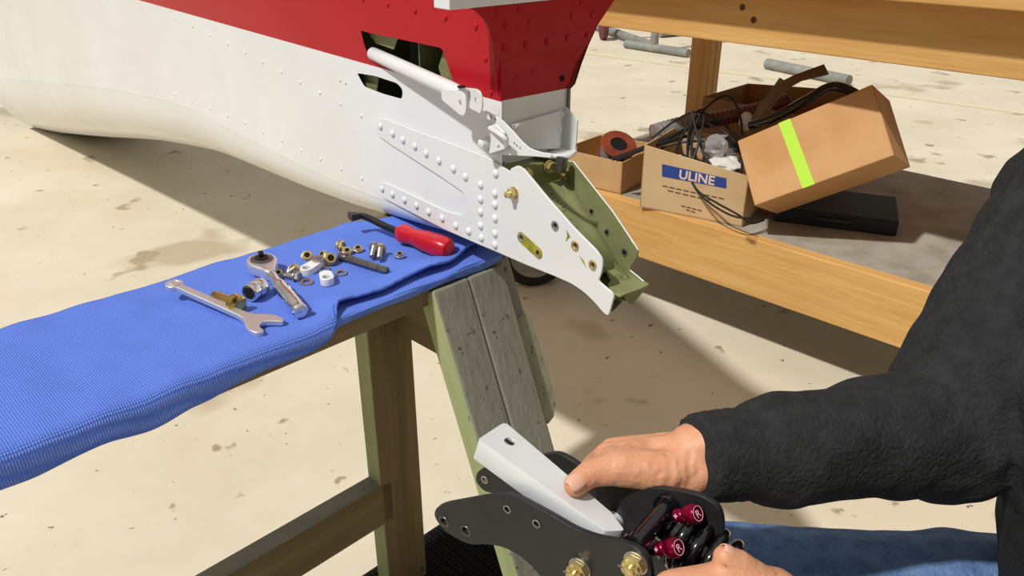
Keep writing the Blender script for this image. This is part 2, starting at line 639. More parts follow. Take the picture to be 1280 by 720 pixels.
mb = MB()
rows = []
NS, NM = 110, 60
for i in range(NS + 1):
    s = -0.86 + 0.865 * i / NS
    k = 1 - sstep(-0.325, -0.285, s)                       # 1 where the towel drapes over the near edge
    far = -0.262 + 0.012 * noise.noise(V((s * 7, 0.2, 0))) + 0.035 * sstep(-0.12, 0.0, s)
    near = -0.008 + 0.008 * noise.noise(V((s * 16, 3.0, 0))) - 0.016 * sstep(-0.12, -0.02, s)
    drop = 0.006 + 0.012 * (1 - sstep(-0.56, -0.36, s)) + 0.006 * noise.noise(V((s * 12, 8.0, 0)))
    r = []
    for j in range(NM + 1):
        t = j / NM
        # path length across the plank, then over a rounded edge and down
        full = (0.0 - far) + 0.03 + drop
        flat = near - far
        L = t * (flat * (1 - k) + full * k)
        m_ = far + L
        if m_ <= 0.002 or k < 0.02:
            z = twz(s, m_)
            if k < 0.98 and m_ > near - 0.05:               # raised front fold
                z += 0.014 * (1 - k) * sstep(near - 0.05, near - 0.012, m_) * (0.6 + noise.noise(V((s * 20, 1, 1))))
        else:
            e = m_ - 0.002
            R_ = 0.016
            if e < R_ * 1.5:
                an = e / R_
                m_, z = 0.002 + R_ * math.sin(an), twz(s, 0.0) - R_ * (1 - math.cos(an))
            else:
                g = e - R_ * 1.5
                m_, z = 0.002 + R_ * 1.0 + g * 0.16 + 0.004 * noise.noise(V((s * 14, 2, 2))) * min(1, g / 0.04), twz(s, 0.0) - R_ * 0.95 - g * 0.985
        r.append(B(s, m_, z))
    rows.append(r)
mb.rings(rows, cap=False, closed=False)
o = mb.build('upper_fold', M['towel'], tw)
q = o.modifiers.new('s', 'SOLIDIFY')
q.thickness = 0.004
q.offset = -1
mb = MB()
rows = []
for i in range(61):
    s = -0.345 + 0.345 * i / 60
    r = []
    for j in range(25):
        t = j / 24
        m_ = -0.20 + 0.206 * t
        z = PT + 0.0045
        if t > 0.9:
            m_ = 0.0054 - 0.02 * (1 - t) / 1.0
        r.append(B(s, min(m_, 0.0065), z + (0.0015 * noise.noise(V((s * 18, m_ * 18, 0))))))
    for g in (0.004, 0.010, 0.016):
        r.append(B(s, 0.0085 + 0.002 * noise.noise(V((s * 22, g * 30, 5))), PT + 0.0045 - g * (0.75 + 0.5 * noise.noise(V((s * 10, 0, 9))))))
    rows.append(r)
mb.rings(rows, cap=False, closed=False)
o = mb.build('lower_fold', M['towel'], tw)
q = o.modifiers.new('s', 'SOLIDIFY')
q.thickness = 0.0035
q.offset = -1

# ------------------------------------------------------------------ aeroplane tail
aT = V((0.641, -0.768, 0)).normalized()     # aft, towards the right and the viewer
nT = V((aT.y, -aT.x, 0))                    # out of the near side
P0 = on(600, 300, at_z(600, 305, 0.73) + nT * 0.05, nT)
P0.z = 0.0


def T(s, l, z):
    return P0 + aT * s + nT * l + Z * z


def side(x, y, l=0.0):
    p = on(x, y, T(0, l, 0), nT) - P0
    return (p.dot(aT), p.z)


SA = side(627, 145)[0]                      # station of the aft face
ZS = side(430, 72)[1]                       # height of the red and white line


def aft(x, y, s=None):
    p = on(x, y, T(SA if s is None else s, 0, 0), aT) - P0
    return (p.dot(nT), p.z)


tail = thing('airplane_tail', 'red and white riveted airplane tail resting on the sawhorse', 'airplane tail', T(-0.1, -0.06, 0.75))
# belly line, its aft part from the silhouette
sil = []
for (x, y, r) in ((279, 190, 0.15), (380, 232, 0.085), (440, 254, 0.055), (500, 271, 0.035), (560, 289, 0.022), (625, 312, 0.012)):
    s, z = side(x, y, -0.36 * r)
    sil.append((s, z - 0.23 * r, r))
z0_, s0_ = sil[0][1], sil[0][0]
sil = [(-4.5, z0_ - 0.66, 0.36), (-3.2, z0_ - 0.40, 0.30), (-2.6, z0_ - 0.27, 0.25), (-2.2, z0_ - 0.185, 0.22), (-1.9, z0_ - 0.125, 0.20), (-1.6, z0_ - 0.07, 0.18), (-1.35, z0_ - 0.028, 0.165)] + sil  # forward stations are guessed, belly dropped so its shadow covers more floor


def belly(s):
    if s <= sil[0][0]:
        return sil[0][1:]
    for a_, b_ in zip(sil, sil[1:]):
        if s <= b_[0]:
            t = (s - a_[0]) / (b_[0] - a_[0])
            return (a_[1] + (b_[1] - a_[1]) * t, a_[2] + (b_[2] - a_[2]) * t)
    return sil[-1][1:]


ZF = side(575, 4)[1]                                  # above this the skin flares out to the tailplane root
near_e = [side(*p) for p in ((627, 145), (622, 110), (618, 80), (613, 52), (609, 36), (603, 24), (593, 14), (584, 9), (575, 4))]   # aft edge of the near side
near_fl = [(max(0.0, l), z) for l, z in [aft(*p) for p in ((627, 145), (622, 110), (618, 80), (613, 52), (609, 36), (603, 24), (593, 14), (584, 9), (575, 4))]]
far_fl = [aft(*p) for p in ((713, 130), (719, 105), (727, 80), (736, 56), (748, 30), (768, 0))]
W0 = -far_fl[0][0]
near_top = [(0.0, ZF), (0.0, ZF + 0.04)]
ztop = ZF + 0.13
far_top = [(l, z) for l, z in far_fl if z > 0.985] + [(far_fl[-1][0] - 0.04, far_fl[-1][1] + 0.02)]


def section(s, inset=0.0):
    zb, r = belly(s)
    k = sstep(-0.22, SA, s)
    up = 0.20 * max(0.0, -0.15 - s)  # unseen top built up forward to shade the floor behind the towel
    wd = W0 + 0.16 * max(0, SA - s)
    pts = []
    for j in range(9):
        q = -math.pi / 2 * j / 8
        pts.append((-r + (r - inset) * math.cos(q), zb + r + (r - inset) * math.sin(q)))
    for j in range(9):
        q = -math.pi / 2 - math.pi / 2 * j / 8
        pts.append((-wd + r + (r - inset) * math.cos(q), zb + r + (r - inset) * math.sin(q)))
    pts.append((-wd + inset, ZS))
    for l, z in far_top:
        pts.append((-wd + inset + (l + W0) * k, z))
    pts.append((far_top[-1][0] * k - wd * (1 - k) + 0.03, ztop + up - inset))
    pts.append((near_top[-1][0] * k - 0.03, ztop + up - inset))
    for l, z in near_top[::-1]:
        pts.append((l * k - inset, z))
    return pts


SS = [-4.5, -3.5, -3.0, -2.6, -2.3, -2.1, -1.9, -1.7, -1.55] + [-1.4 + (SA + 1.4) * i / 28 for i in range(29)]
NB = 18
for name, inset in (('fuselage_skin', 0.0), ('inner_skin', 0.004)):
    mb = MB()
    rows = [[T(s, l, z) for l, z in section(s, inset)] for s in SS]
    mb.rings(rows, cap=False, closed=False)
    org = V(tail['_o'])
    me = bpy.data.meshes.new(name)
    me.from_pydata([tuple(p - org) for p in mb.v], [], mb.f)
    o = link(name, me, [M['white'], M['red']] if inset == 0 else [M['olive_shaded']], tail, 0, True)
    if inset == 0:
        for p in me.polygons:
            if p.center.z + org.z > ZS and True:
                p.material_index = 1
# flat near side: white lower panel and red upper panel with their slots
zlo = [(s, belly(s)[0] + belly(s)[1]) for s in SS]
slot_lo = fillet([side(*p) for p in ((446, 91), (470, 95), (497, 104), (504, 112), (503, 124), (478, 117), (455, 108))], 0.008)
slot_hi = fillet([side(*p) for p in ((451, 38), (462, 41), (553, 60), (567, 102), (545, 100), (500, 88), (462, 74), (456, 58))], [.004, .004, .008, .004, .004, .004, .006, .004])
plate('white_side_panel', [(SA, ZS)] + [(s, ZS) for s in SS[::-1][1:]] + zlo, [slot_lo], 0.0012, T(0, 0, 0), aT, Z, [M['white']], tail, inner=(M['olive_shaded'], -nT))
plate('red_side_panel', [(s, ZS) for s in SS] + [(SA, ZF)] + [(s, ZF) for s in SS[::-1][1:]], [slot_hi], 0.0012, T(0, 0, 0), aT, Z, [M['red']], tail, inner=(M['olive_shaded'], -nT))
# olive stiffeners just inside the slots
for pl_ in (((440, 84), (474, 92), (470, 120), (440, 112)), ((456, 36), (498, 46), (492, 62), (470, 54)), ((548, 84), (556, 58), (576, 62), (578, 112), (556, 112))):
    mb = MB()
    mb.prism([T(*(lambda q: (q[0], -0.012, q[1]))(side(x, y, -0.012))) for x, y in pl_], -nT * 0.0015)
    mb.build('stiffener', M['olive'], tail)
# inner bulkhead and stringer seen through the slots
mb = MB()
mb.prism([T(-0.155, l, z) for l, z in ((-0.012, 0.80), (-W0 - 0.0, 0.80), (-W0 - 0.0, 1.08), (-0.012, 1.08))], aT * 0.002)
mb.build('bulkhead', M['olive'], tail)
mb = MB()
mb.prism([T(-0.335, l, z) for l, z in ((-0.006, 0.84), (-W0 * 0.9, 0.84), (-W0 * 0.9, 1.08), (-0.006, 1.08))], aT * 0.002)
mb.build('bulkhead', M['olive'], tail)

# aft face, sunk a little behind the skin edge
mb = MB()
zs = sorted(set([0.868, 0.90, ZS, ztop] + [z for _, z in near_fl[1:]] + [z for _, z in far_fl[1:]]))


def interp(tab, z):
    if z <= tab[0][1]:
        return tab[0][0]
    for a_, b_ in zip(tab, tab[1:]):
        if z <= b_[1]:
            return a_[0] + (b_[0] - a_[0]) * (z - a_[1]) / (b_[1] - a_[1])
    return tab[-1][0]


def face_row(z, back, inn):
    l1 = interp(far_fl + [(far_fl[-1][0] - 0.04, ztop)], z) + inn
    l0 = interp(near_fl + [(near_fl[-1][0] + 0.04, ztop)], z) - inn * (1 if z < near_fl[2][1] else 0)
    return [T(SA - back + (0.006 if z > near_fl[3][1] else 0.006 * sstep(near_fl[1][1], near_fl[3][1], z)), l0 + (l1 - l0) * j / 8, z) for j in range(9)]


rows = []
for z in zs:
    rows.append(face_row(z, 0.004, 0.003))
mb.rings(rows, cap=False, closed=False)
me_ = mb.build('aft_face', [M['white'], M['red']], tail, smooth=False)
for p in me_.data.polygons:
    if p.center.z + tail['_o'][2] > ZS:
        p.material_index = 1
q = me_.modifiers.new('s', 'SOLIDIFY')
q.thickness = 0.002
# overlapping upper sheet on the aft face
zsm = aft(680, 65)[1]
mb = MB()
rows = []
for z in [zsm] + [z for z in zs if z > zsm + 0.004]:
    rows.append(face_row(z, 0.0022, 0.005))
mb.rings(rows, cap=False, closed=False)
o = mb.build('upper_aft_sheet', M['red'], tail, smooth=False)
q = o.modifiers.new('s', 'SOLIDIFY')
q.thickness = 0.0014

# rivets: one dome mesh shared by all
rb = MB()
rb.lathe((0, 0, 0), (0, 0, 1), [(-0.001, 1.0), (0.12, 1.0), (0.42, 0.82), (0.66, 0.48), (0.74, 0.05)], 14)
RM = {}
for k_ in ('white', 'red'):
    me = rb.mesh('rivet')
    me.materials.append(M[k_])
    for p in me.polygons:
        p.use_smooth = True
    RM[k_] = me


def rivet(p, n, r, k_, parent=tail, name='rivet', h=0.8):
    o = bpy.data.objects.new(name, RM[k_])
    COL.objects.link(o)
    o.parent = parent
    o.location = V(p) - V(parent['_o'])
    o.rotation_euler = V(n).to_track_quat('Z', 'Y').to_euler()
    o.scale = (r, r, r * h)
    return o


for (x, y) in ((285, 55), (307, 66), (329, 78), (352, 90), (376, 103), (400, 116), (426, 130), (452, 145), (285, 145), (307, 154), (329, 165), (353, 176), (377, 188), (401, 199), (427, 211), (453, 223), (263, 44), (241, 33), (219, 23), (263, 136), (241, 127), (219, 118), (196, 109)):
    s, z = side(x, y)
    zb, r = belly(s)
    l = 0.0
    if z < zb + r:
        l = -r + math.sqrt(max(0, r * r - (zb + r - z) ** 2))
        s, z = side(x, y, l)
    rivet(T(s, l, z), nT, 0.0042, 'white')
for (x, y, r) in ((454, 0, 0.0038), (485, 6, 0.0042), (519, 14, 0.0045), (557, 22, 0.0048), (595, 33, 0.0052), (607, 74, 0.0045), (614, 116, 0.0045)):
    s, z = side(x, y)
    l = 0.0
    s, z = side(x, y, l)
    rivet(T(s, l + 0.0005, z), nT, r, 'red')
for (x, y) in ((622, 14), (650, 12), (728, 3), (633, 32), (663, 28), (716, 20), (741, 18), (632, 60), (659, 56), (685, 52), (711, 47), (735, 44)):
    l, z = aft(x, y, SA + 0.004)
    rivet(T(SA + 0.0042, l, z), aT, 0.0048, 'red', h=0.35)

# doubler and near wall of the tail spring channel, one sheet
DBL = [(471, 160), (473, 151), (481, 147), (520, 162), (570, 180), (612, 196), (640, 214), (641, 210), (650, 206), (657, 210),
       (690, 250), (720, 284), (748, 312), (755, 322), (756, 330), (754, 342), (750, 350), (757, 356), (767, 364), (770, 370), (763, 394), (757, 390), (748, 379), (735, 366), (718, 354), (698, 345), (660, 330), (628, 316),
       (604, 306), (560, 287), (515, 264), (482, 247), (474, 239), (475, 229), (483, 227), (530, 249), (560, 263), (577, 268), (586, 264), (589, 252), (582, 240), (556, 222), (520, 199), (492, 181), (475, 169)]
out = fillet([side(*p) for p in DBL], 0.007, 3)


def sc_(x, y, r, n=14):
    c = side(x, y)
    return circle(c, r, n)


HN = [(697, 281, 0.0042), (722, 306, 0.0042), (744, 330, 0.0042), (655, 296, 0.0042), (675, 315, 0.0042)]
plate('channel_near_wall', out, [sc_(*h) for h in HN], 0.0032, T(0, 0.0025, 0), aT, Z, [M['worn_white']], tail, bevel=0.0008, inner=(M['olive'], -nT))
big = [(476, 158), (491, 167), (504, 175), (519, 183), (533, 192), (549, 201), (567, 211), (582, 221),
       (478, 236), (491, 243), (506, 250), (521, 257), (536, 265), (553, 273), (570, 282), (586, 289), (602, 297), (619, 306),
       (601, 231), (601, 249), (601, 265), (601, 282), (620, 217), (619, 242), (619, 256), (619, 273), (619, 292)]
for (x, y) in big:
    s, z = side(x, y, 0.004)
    rivet(T(s, 0.0041, z), nT, 0.0060, 'white', h=0.9)
# yellow slot plate between the two lower holes
c0, c1 = V(side(655, 296)), V(side(676, 315))
ux = (c1 - c0).normalized()
uy = V((-ux.y, ux.x))
rr_ = 0.0078
ob = [c0 + uy * rr_ * math.cos(q) - ux * rr_ * math.sin(q) for q in [math.pi * k / 8 for k in range(9)]] + [c1 - uy * rr_ * math.cos(q) + ux * rr_ * math.sin(q) for q in [math.pi * k / 8 for k in range(9)]]
plate('slotted_shim', ob, [circle(c0, 0.0042, 12), circle(c1, 0.0042, 12)], 0.0012, T(0, 0.0047, 0), aT, Z, [M['yellow_primer']], tail)
for (x, y, r) in HN:
    s, z = side(x, y)
    mb = MB()
    mb.lathe(T(s, -0.006, z), nT, [(0, 0.0042), (0.0112, 0.0042), (0.0118, 0.0062), (0.0105, 0.0066), (0.010, 0.0032), (0.0, 0.0030)], 16)
    mb.build('bushing', M['steel'] if y < 300 else M['brass'], tail)
for pts in (((711, 286), (716, 295), (713, 298)), ((727, 318), (733, 325), (736, 334), (731, 326)), ((713, 292), (712, 300), (710, 300))):
    mb = MB()
    mb.prism([T(*(lambda q: (q[0], 0.0042, q[1]))(side(*p))) for p in pts], nT * 0.0003)
    mb.build('paint_chip', M['yellow_primer'], tail)
# bolt through the near wall
s, z = side(646, 240)
mb = MB()
mb.lathe(T(s, 0.004, z), nT, [(0, 0.0085), (0.002, 0.0085)], 18)
mb.lathe(T(s, 0.006, z), nT, hex_prof(0.0078, 0.007), 6)
mb.lathe(T(s, 0.013, z), nT, [(0, 0.0042), (0.006, 0.0042), (0.0065, 0.003)], 12)
mb.build('bolt', M['brass'], tail)

# far wall and floor of the channel
LF0, LF1 = -0.088, -0.052                   # the channel narrows aft


def lf(s):
    return LF0 + (LF1 - LF0) * (s - 0.06) / 0.22


def farp(x, y):
    l = -0.07
    for _ in range(6):
        s, z = side(x, y, l)
        l = lf(s)
    return (s, l, z)


FW = [(700, 200), (716, 202), (735, 226), (765, 264), (793, 306), (797, 313), (796, 322), (788, 332), (787, 338), (797, 346), (804, 352), (802, 366), (790, 381), (770, 374), (735, 340), (715, 312), (690, 280)]
fw = [farp(*p) for p in FW]
mb = MB()
mb.prism([T(*p) for p in fw], -nT * 0.003)
o = mb.build('channel_far_wall', [M['olive'], M['worn_white']], tail, 0.0008)
for p in o.data.polygons:
    p.material_index = 1 if abs(p.normal.dot(nT)) < 0.6 and p.normal.z > 0.1 or p.normal.dot(nT) < -0.6 else 0
for (x, y) in ((740, 264), (759, 290), (781, 315)):
    s, l, z = farp(x, y)
    mb = MB()
    mb.lathe(T(s, l, z), nT, [(0, 0.0056), (0.001, 0.0056), (0.0012, 0.004)], 14)
    mb.build('bushing', M['steel'], tail)
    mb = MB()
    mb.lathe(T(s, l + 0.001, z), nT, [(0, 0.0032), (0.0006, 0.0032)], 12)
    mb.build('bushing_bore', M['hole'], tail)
# floor web with its tongue
zf0, zf1 = farp(716, 240), farp(772, 334)
s0, s1 = zf0[0], zf1[0]


def zfl(s):
    return zf0[2] + (zf1[2] - zf0[2]) * (s - s0) / (s1 - s0)


mb = MB()
sl = [SA - 0.01, s0, (s0 + s1) / 2, s1]
rows = []
for s in sl:
    rows.append([T(s, -0.001 + (lf(s) + 0.001) * j / 8, zfl(s) + 0.006 * max(0, abs(j - 4) - 2.5) ** 2 / 2) for j in range(9)])
mb.rings(rows, cap=False, closed=False)
o = mb.build('channel_floor', M['olive'], tail)
q = o.modifiers.new('s', 'SOLIDIFY')
q.thickness = 0.003
zt = zfl(s1)
tp = [at_z(x, y, zt) for x, y in ((757, 338), (771, 331), (789, 340), (812, 355), (802, 360), (776, 369), (768, 367), (759, 356), (763, 350))]
mb = MB()
mb.prism(tp, (0, 0, -0.004))
o = mb.build('tongue', M['olive'], tail, 0.001)
# stamp ring on the tongue
cst = at_z(777, 346, zt + 0.0004)
mb = MB()
mb.rings([[cst + V((math.cos(q) * r, math.sin(q) * r, 0)) for q in [2 * math.pi * j / 24 for j in range(24)]] for r in (0.0078, 0.0084)], cap=False)
mb.build('inspection_stamp', M['ink'], tail)
for (dx, dy, ln, an) in ((-0.003, 0.002, 0.004, 0.6), (0.001, 0.002, 0.004, 1.5), (0.0, -0.002, 0.005, 0.1), (-0.002, -0.001, 0.003, 1.2)):
    mb = MB()
    mb.box(cst + V((dx, dy, 0)), V((math.cos(an), math.sin(an), 0)) * ln / 2, V((-math.sin(an), math.cos(an), 0)) * 0.0004, Z * 0.0001)
    mb.build('stamp_stroke', M['ink'], tail)
# inked figures on the floor web, too worn to read
for k in range(6):
    p = at_z(686 + 3.6 * k, 238 + 4.2 * k, zfl(s0) + 0.004)
    mb = MB()
    mb.box(p, nT * 0.0016, aT * (0.0006 + 0.0004 * (k % 2)), Z * 0.0003)
    mb.build('ink_mark', M['ink'], tail)
# lower box under the tongue: bottom sheet and curved far cheek
sb0 = side(690, 342)
sb1 = side(763, 393)
mb = MB()
pr = [(-0.002, 0.004), (-0.012, 0.004), (-0.03, 0.008), (-0.044, 0.016), (-0.05, 0.028)]
rows = []
for t in (0, 0.35, 0.7, 1.0):
    s = sb0[0] + (sb1[0] - sb0[0]) * t
    zz = sb0[1] + (sb1[1] - sb0[1]) * t
    rows.append([T(s - 0.012 * abs(l) / 0.05 * t, l * (1.5 - 0.5 * t), zz + dz) for l, dz in pr])
mb.rings(rows, cap=False, closed=False)
o = mb.build('channel_bottom', M['olive_shaded'], tail)
q = o.modifiers.new('s', 'SOLIDIFY')
q.thickness = 0.002
mb = MB()
p = side(776, 378)
mb.tube([T(p[0] - 0.034, -0.012, p[1] - 0.006), T(p[0] - 0.010, -0.022, p[1] - 0.010)], 0.0020, 8)
mb.build('cotter_pin', M['steel'], tail)
# bolts on the upper web inside the channel
for (x, y) in ((657, 217), (686, 208), (705, 217)):
    p = farp(x, y)
    zz = zfl(p[0])
    pt = on(x, y, T(SA + 0.035, 0, 0), aT)
    mb = MB()
    mb.lathe(pt, aT, [(0, 0.009), (0.002, 0.009)], 16)
    mb.lathe(pt + aT * 0.002, aT, hex_prof(0.0075, 0.006), 6)
    mb.build('bolt', M['brass'], tail)
# sloping dark web those bolts sit on
q0 = [on(x, y, T(SA + 0.034, 0, 0), aT) for x, y in ((646, 207), (700, 203), (722, 225), (716, 245), (670, 236), (650, 222))]
mb = MB()
mb.prism(q0, -aT * 0.003)
mb.build('spring_clamp_web', M['olive'], tail, 0.001)

# white tray bracket at the foot of the aft face
zt_ = 0.0
trz = aft(690, 175, SA + 0.03)[1]


def tr(x, y, z):
    return at_z(x, y, z)


zfr = T(SA, 0, 0)
pA = on(716, 192, T(SA + 0.085, 0, 0), aT)
pB = on(640, 192, T(SA + 0.006, 0.006, 0), nT)
zr = aft(700, 186, SA)[1]
mb = MB()
flo = [at_z(x, y, zr) for x, y in ((630, 176), (642, 186), (664, 193), (690, 196.5), (712, 196), (719, 190), (722, 183), (704, 178), (670, 172), (640, 172))]
mb.prism(flo, (0, 0, -0.0025))
mb.build('bracket_tray', M['worn_white'], tail, 0.0008)
pl = [(606, 137), (616, 143), (628, 150), (640, 162), (652, 176), (662, 185), (676, 190), (690, 192), (690, 197), (660, 195), (640, 194), (613, 193), (618, 178), (612, 160), (604, 150)]
fl_ = fillet([side(x, y, 0.012) for x, y in pl], 0.005, 3)
plate('bracket_near_flange', fl_, [], 0.0025, T(0, 0.012, 0), aT, Z, [M['worn_white']], tail, bevel=0.0006)
mb = MB()
mb.prism([on(x, y, T(0, -0.118, 0), nT) for x, y in ((703, 188), (707, 132), (713, 138), (723, 150), (722, 170), (720, 191))], nT * 0.0025)
mb.build('bracket_far_flange', M['worn_white'], tail, 0.0006)
# rolled lip from near flange to the tray tip
lip = [on(x, y, T(SA + ds, 0, 0), aT) for x, y, ds in ()] or [at_z(x, y, zr + 0.001) for x, y in ((650, 186), (668, 192), (690, 195), (710, 195.5), (719, 190))]
mb = MB()
mb.tube(spline(lip, 5), [0.0035] * 21, 8)
mb.build('rolled_lip', M['worn_white'], tail)
# closing plate with screws
cp = [on(x, y, T(SA + 0.0005, 0, 0), aT) for x, y in ((639, 156), (702, 138), (699, 186), (664, 186), (645, 172))]
mb = MB()
mb.prism(cp, aT * 0.0015)
mb.build('closing_plate', M['white'], tail, 0.0005)
for (x, y) in ((647, 159), (703, 144), (700, 163), (668, 174)):
    pt = on(x, y, T(SA + 0.002, 0, 0), aT)
    rivet(pt, aT, 0.0042 if y != 174 else 0.0018, 'white', h=0.4)
# lug, nut and pin beside the flange
mb = MB()
mb.prism([on(x, y, T(0, 0.016, 0), nT) for x, y in ((607, 182), (612, 158), (622, 154), (632, 165), (634, 186), (612, 193))], nT * 0.004)
mb.build('lug', M['worn_white'], tail, 0.001)
pt = on(609, 178, T(0, 0.018, 0), nT)
mb = MB()
mb.lathe(pt, nT, [(0, 0.008), (0.006, 0.008), (0.011, 0.006), (0.013, 0.002)], 16)
mb.build('cap_nut', M['white'], tail)
mb = MB()
mb.tube(spline([on(x, y, T(0, l, 0), nT) for x, y, l in ((612, 160, 0.02), (622, 166, 0.03), (632, 174, 0.03), (633, 182, 0.018))], 5), 0.003, 8)
mb.build('retaining_clip', M['worn_white'], tail)
pt = on(622, 181, T(0, 0.021, 0), nT)
rivet(pt, nT, 0.0025, 'white')
for (x, y, w_) in ((614, 146, 5), (619, 149, 4), (643, 179, 3), (646, 182, 3), (650, 185, 3), (635, 173, 2)):
    pt = on(x, y, T(0, 0.0136, 0), nT)
    mb = MB()
    mb.box(pt, (aT * 0.8 - Z * 0.5) * 0.0009 * w_ / 2, Z * 0.0009, nT * 0.0001)
    mb.build('stamped_mark', M['ink'], tail)
for (x, y) in ((426, 102), (433, 105)):
    s, z = side(x, y)
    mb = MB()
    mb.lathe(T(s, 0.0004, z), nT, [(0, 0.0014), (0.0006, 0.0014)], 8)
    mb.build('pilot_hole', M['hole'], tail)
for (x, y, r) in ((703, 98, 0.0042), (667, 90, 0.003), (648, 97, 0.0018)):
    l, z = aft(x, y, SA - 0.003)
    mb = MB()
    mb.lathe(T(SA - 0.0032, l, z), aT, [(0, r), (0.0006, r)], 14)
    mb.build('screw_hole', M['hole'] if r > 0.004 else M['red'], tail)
# link under the tray tip
mb = MB()
mb.tube([on(x, y, T(SA + 0.05, 0, 0), aT) for x, y in ((703, 197), (700, 215))], 0.008, 12)
mb.build('link_rod', M['dark_steel'], tail)

# white cross bar at the top
c = on(562, 13, T(SA + 0.006, 0, 0), aT)
zz = c.z
mb = MB()
mb.box(c - aT * 0.016 - nT * 0.16 + Z * 0.011, aT * 0.016, nT * 0.16, Z * 0.011)
mb.build('hinge_cross_bar', M['white'], tail, 0.001)

# elevator strut tube with its fork
st0 = on(464, 66, T(0, -0.004, 0), nT)
st1 = on(578, 118, T(0, 0.040, 0), nT)
dS = (st1 - st0).normalized()
mb = MB()
mb.tube([st0, st0 + dS * 0.003, st0 + dS * 0.007] + [st0.lerp(st1, t) for t in (0.3, 0.6, 0.9, 1.0)], [0.003, 0.0080, 0.0098] + [0.0104] * 3 + [0.0090], 18)
mb.build('strut_tube', M['worn_white'], tail)
upS = (Z - dS * Z.dot(dS)).normalized()
nS = dS.cross(upS)
if nS.dot(nT) < 0:
    nS = -nS
for off in (0.0115, -0.0115):
    ol = [(-0.052, 0.007), (-0.034, 0.010), (0.0, 0.0155), (0.010, 0.0142), (0.0148, 0.007), (0.016, 0.0), (0.0148, -0.007), (0.010, -0.0142), (0.0, -0.0155), (-0.034, -0.010), (-0.052, -0.007)]
    e_ = st1 + dS * 0.017 - upS * 0.006
    plate('fork_tab', fillet(ol, 0.004, 3), [circle((0.0, 0.0), 0.0034, 12, 0.0045)], 0.0025, e_ + nS * off, dS, upS, [M['worn_white']], tail, bevel=0.0006)
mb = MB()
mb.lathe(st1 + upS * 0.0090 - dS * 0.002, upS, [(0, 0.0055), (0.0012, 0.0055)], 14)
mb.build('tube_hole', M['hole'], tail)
# ------------------------------------------------------------------ wooden work table at the right
SZ = 0.375
eT = V((0.714, -0.70, 0)).normalized()      # along its front, towards the viewer at the right
iT = V((-eT.y, eT.x, 0))                    # into the table
tp0 = at_z(827, 264.8, SZ)
tp0 = V((tp0.x, tp0.y, 0))


def K(s, d_, z):
    return tp0 + eT * s + iT * d_ + Z * z


def ontab(x, y, d_=0.0):
    p = on(x, y, K(0, d_, 0), iT) - tp0
    return (p.dot(eT), p.z)


tb = thing('work_table', 'rough pine work table with a low shelf of cardboard boxes', 'table', K(0.2, 0.4, 0))
zb_ = ontab(900, 357)[1]
zr_ = ontab(880, 49.3)[1]
TL0, TL1 = -0.55, 1.9
board('shelf_rail', K((TL0 + TL1) / 2, 0.019, (SZ + zb_) / 2), eT, iT, (TL1 - TL0, 0.038, SZ - zb_), M['pine'], tb)
board('shelf_panel', K((TL0 + TL1) / 2, 0.038 + 0.44, SZ - 0.009), eT, iT, (TL1 - TL0, 0.88, 0.018), M['shelf_grey'], tb, 0.001)
board('top_rail', K((TL0 + TL1) / 2, 0.019, zr_ + 0.07), eT, iT, (TL1 - TL0, 0.038, 0.14), M['pine'], tb)
board('rear_rail', K((TL0 + TL1) / 2, 0.93, zr_ + 0.07), eT, iT, (TL1 - TL0, 0.038, 0.14), M['pine'], tb)
for k in range(4):
    board('top_plank', K((TL0 + TL1) / 2, -0.075 + 0.14 + 0.285 * k, zr_ + 0.14 + 0.019), eT, iT, (TL1 - TL0 + 0.1, 0.28, 0.038), M['pine'], tb)
pr = ontab(873, 120, 0.86)[0]
for s_, d_ in ((pr, 0.86), (pr - 0.13, 0.06), (TL1 - 0.1, 0.09), (TL1 - 0.1, 0.86),):
    for j in range(2):
        board('post', K(s_ + j * 0.0, d_ + 0.002 + j * 0.040, (zr_ + 0.14) / 2), Z, eT, (zr_ + 0.138, 0.089, 0.038), M['pine'], tb)
for (x, y) in ((928, 9), (942, 25)):
    s_, z_ = ontab(x, y)
    mb = MB()
    mb.lathe(K(s_, 0.0, z_), -iT, [(-0.001, 0.009), (0.0006, 0.008)], 10)
    mb.build('wood_knot', mat('knot', (96, 56, 26), 0.7), tb)


def carton(name, label, c0, c1, depth, hts, m, th=0.004, tilt=None, group=None, top=None):
    """open carton: front edge from c0 to c1 on the shelf, running back by depth; hts = heights at the corners c0, c1, c1 back, c0 back"""
    fx = (c1 - c0).normalized()
    fy = V((-fx.y, fx.x, 0))
    if fy.dot(iT) < 0:
        fy = -fy
    t = thing(name, label, 'box', (c0 + c1) / 2 + fy * depth / 2, group)
    P = [c0, c1, c1 + fy * depth, c0 + fy * depth]
    for i in range(4):
        a_, b_ = P[i], P[(i + 1) % 4]
        ha, hb = hts[i], hts[(i + 1) % 4]
        nn = (b_ - a_).normalized().cross(Z)
        mb = MB()
        mb.prism([a_, b_, b_ + Z * hb, a_ + Z * ha], -nn * th)
        mb.build('box_panel', m, t, 0.001)
    mb = MB()
    mb.prism(P, Z * th)
    mb.build('box_bottom', m, t)
    return t, fx, fy


# printed carton
a_, b_ = at_z(799.5, 258.5, SZ + 0.001), at_z(927.6, 284.0, SZ + 0.001)
bx, fx, fy = carton('cardboard_box', 'open cardboard box with blue ULINE print on the shelf edge', a_, b_, 0.27, (0.192, 0.150, 0.150, 0.19), M['card_pale'])
fn = -fy


def onbox(x, y, off=0.0006):
    return on(x, y, a_ + fn * off, fn)


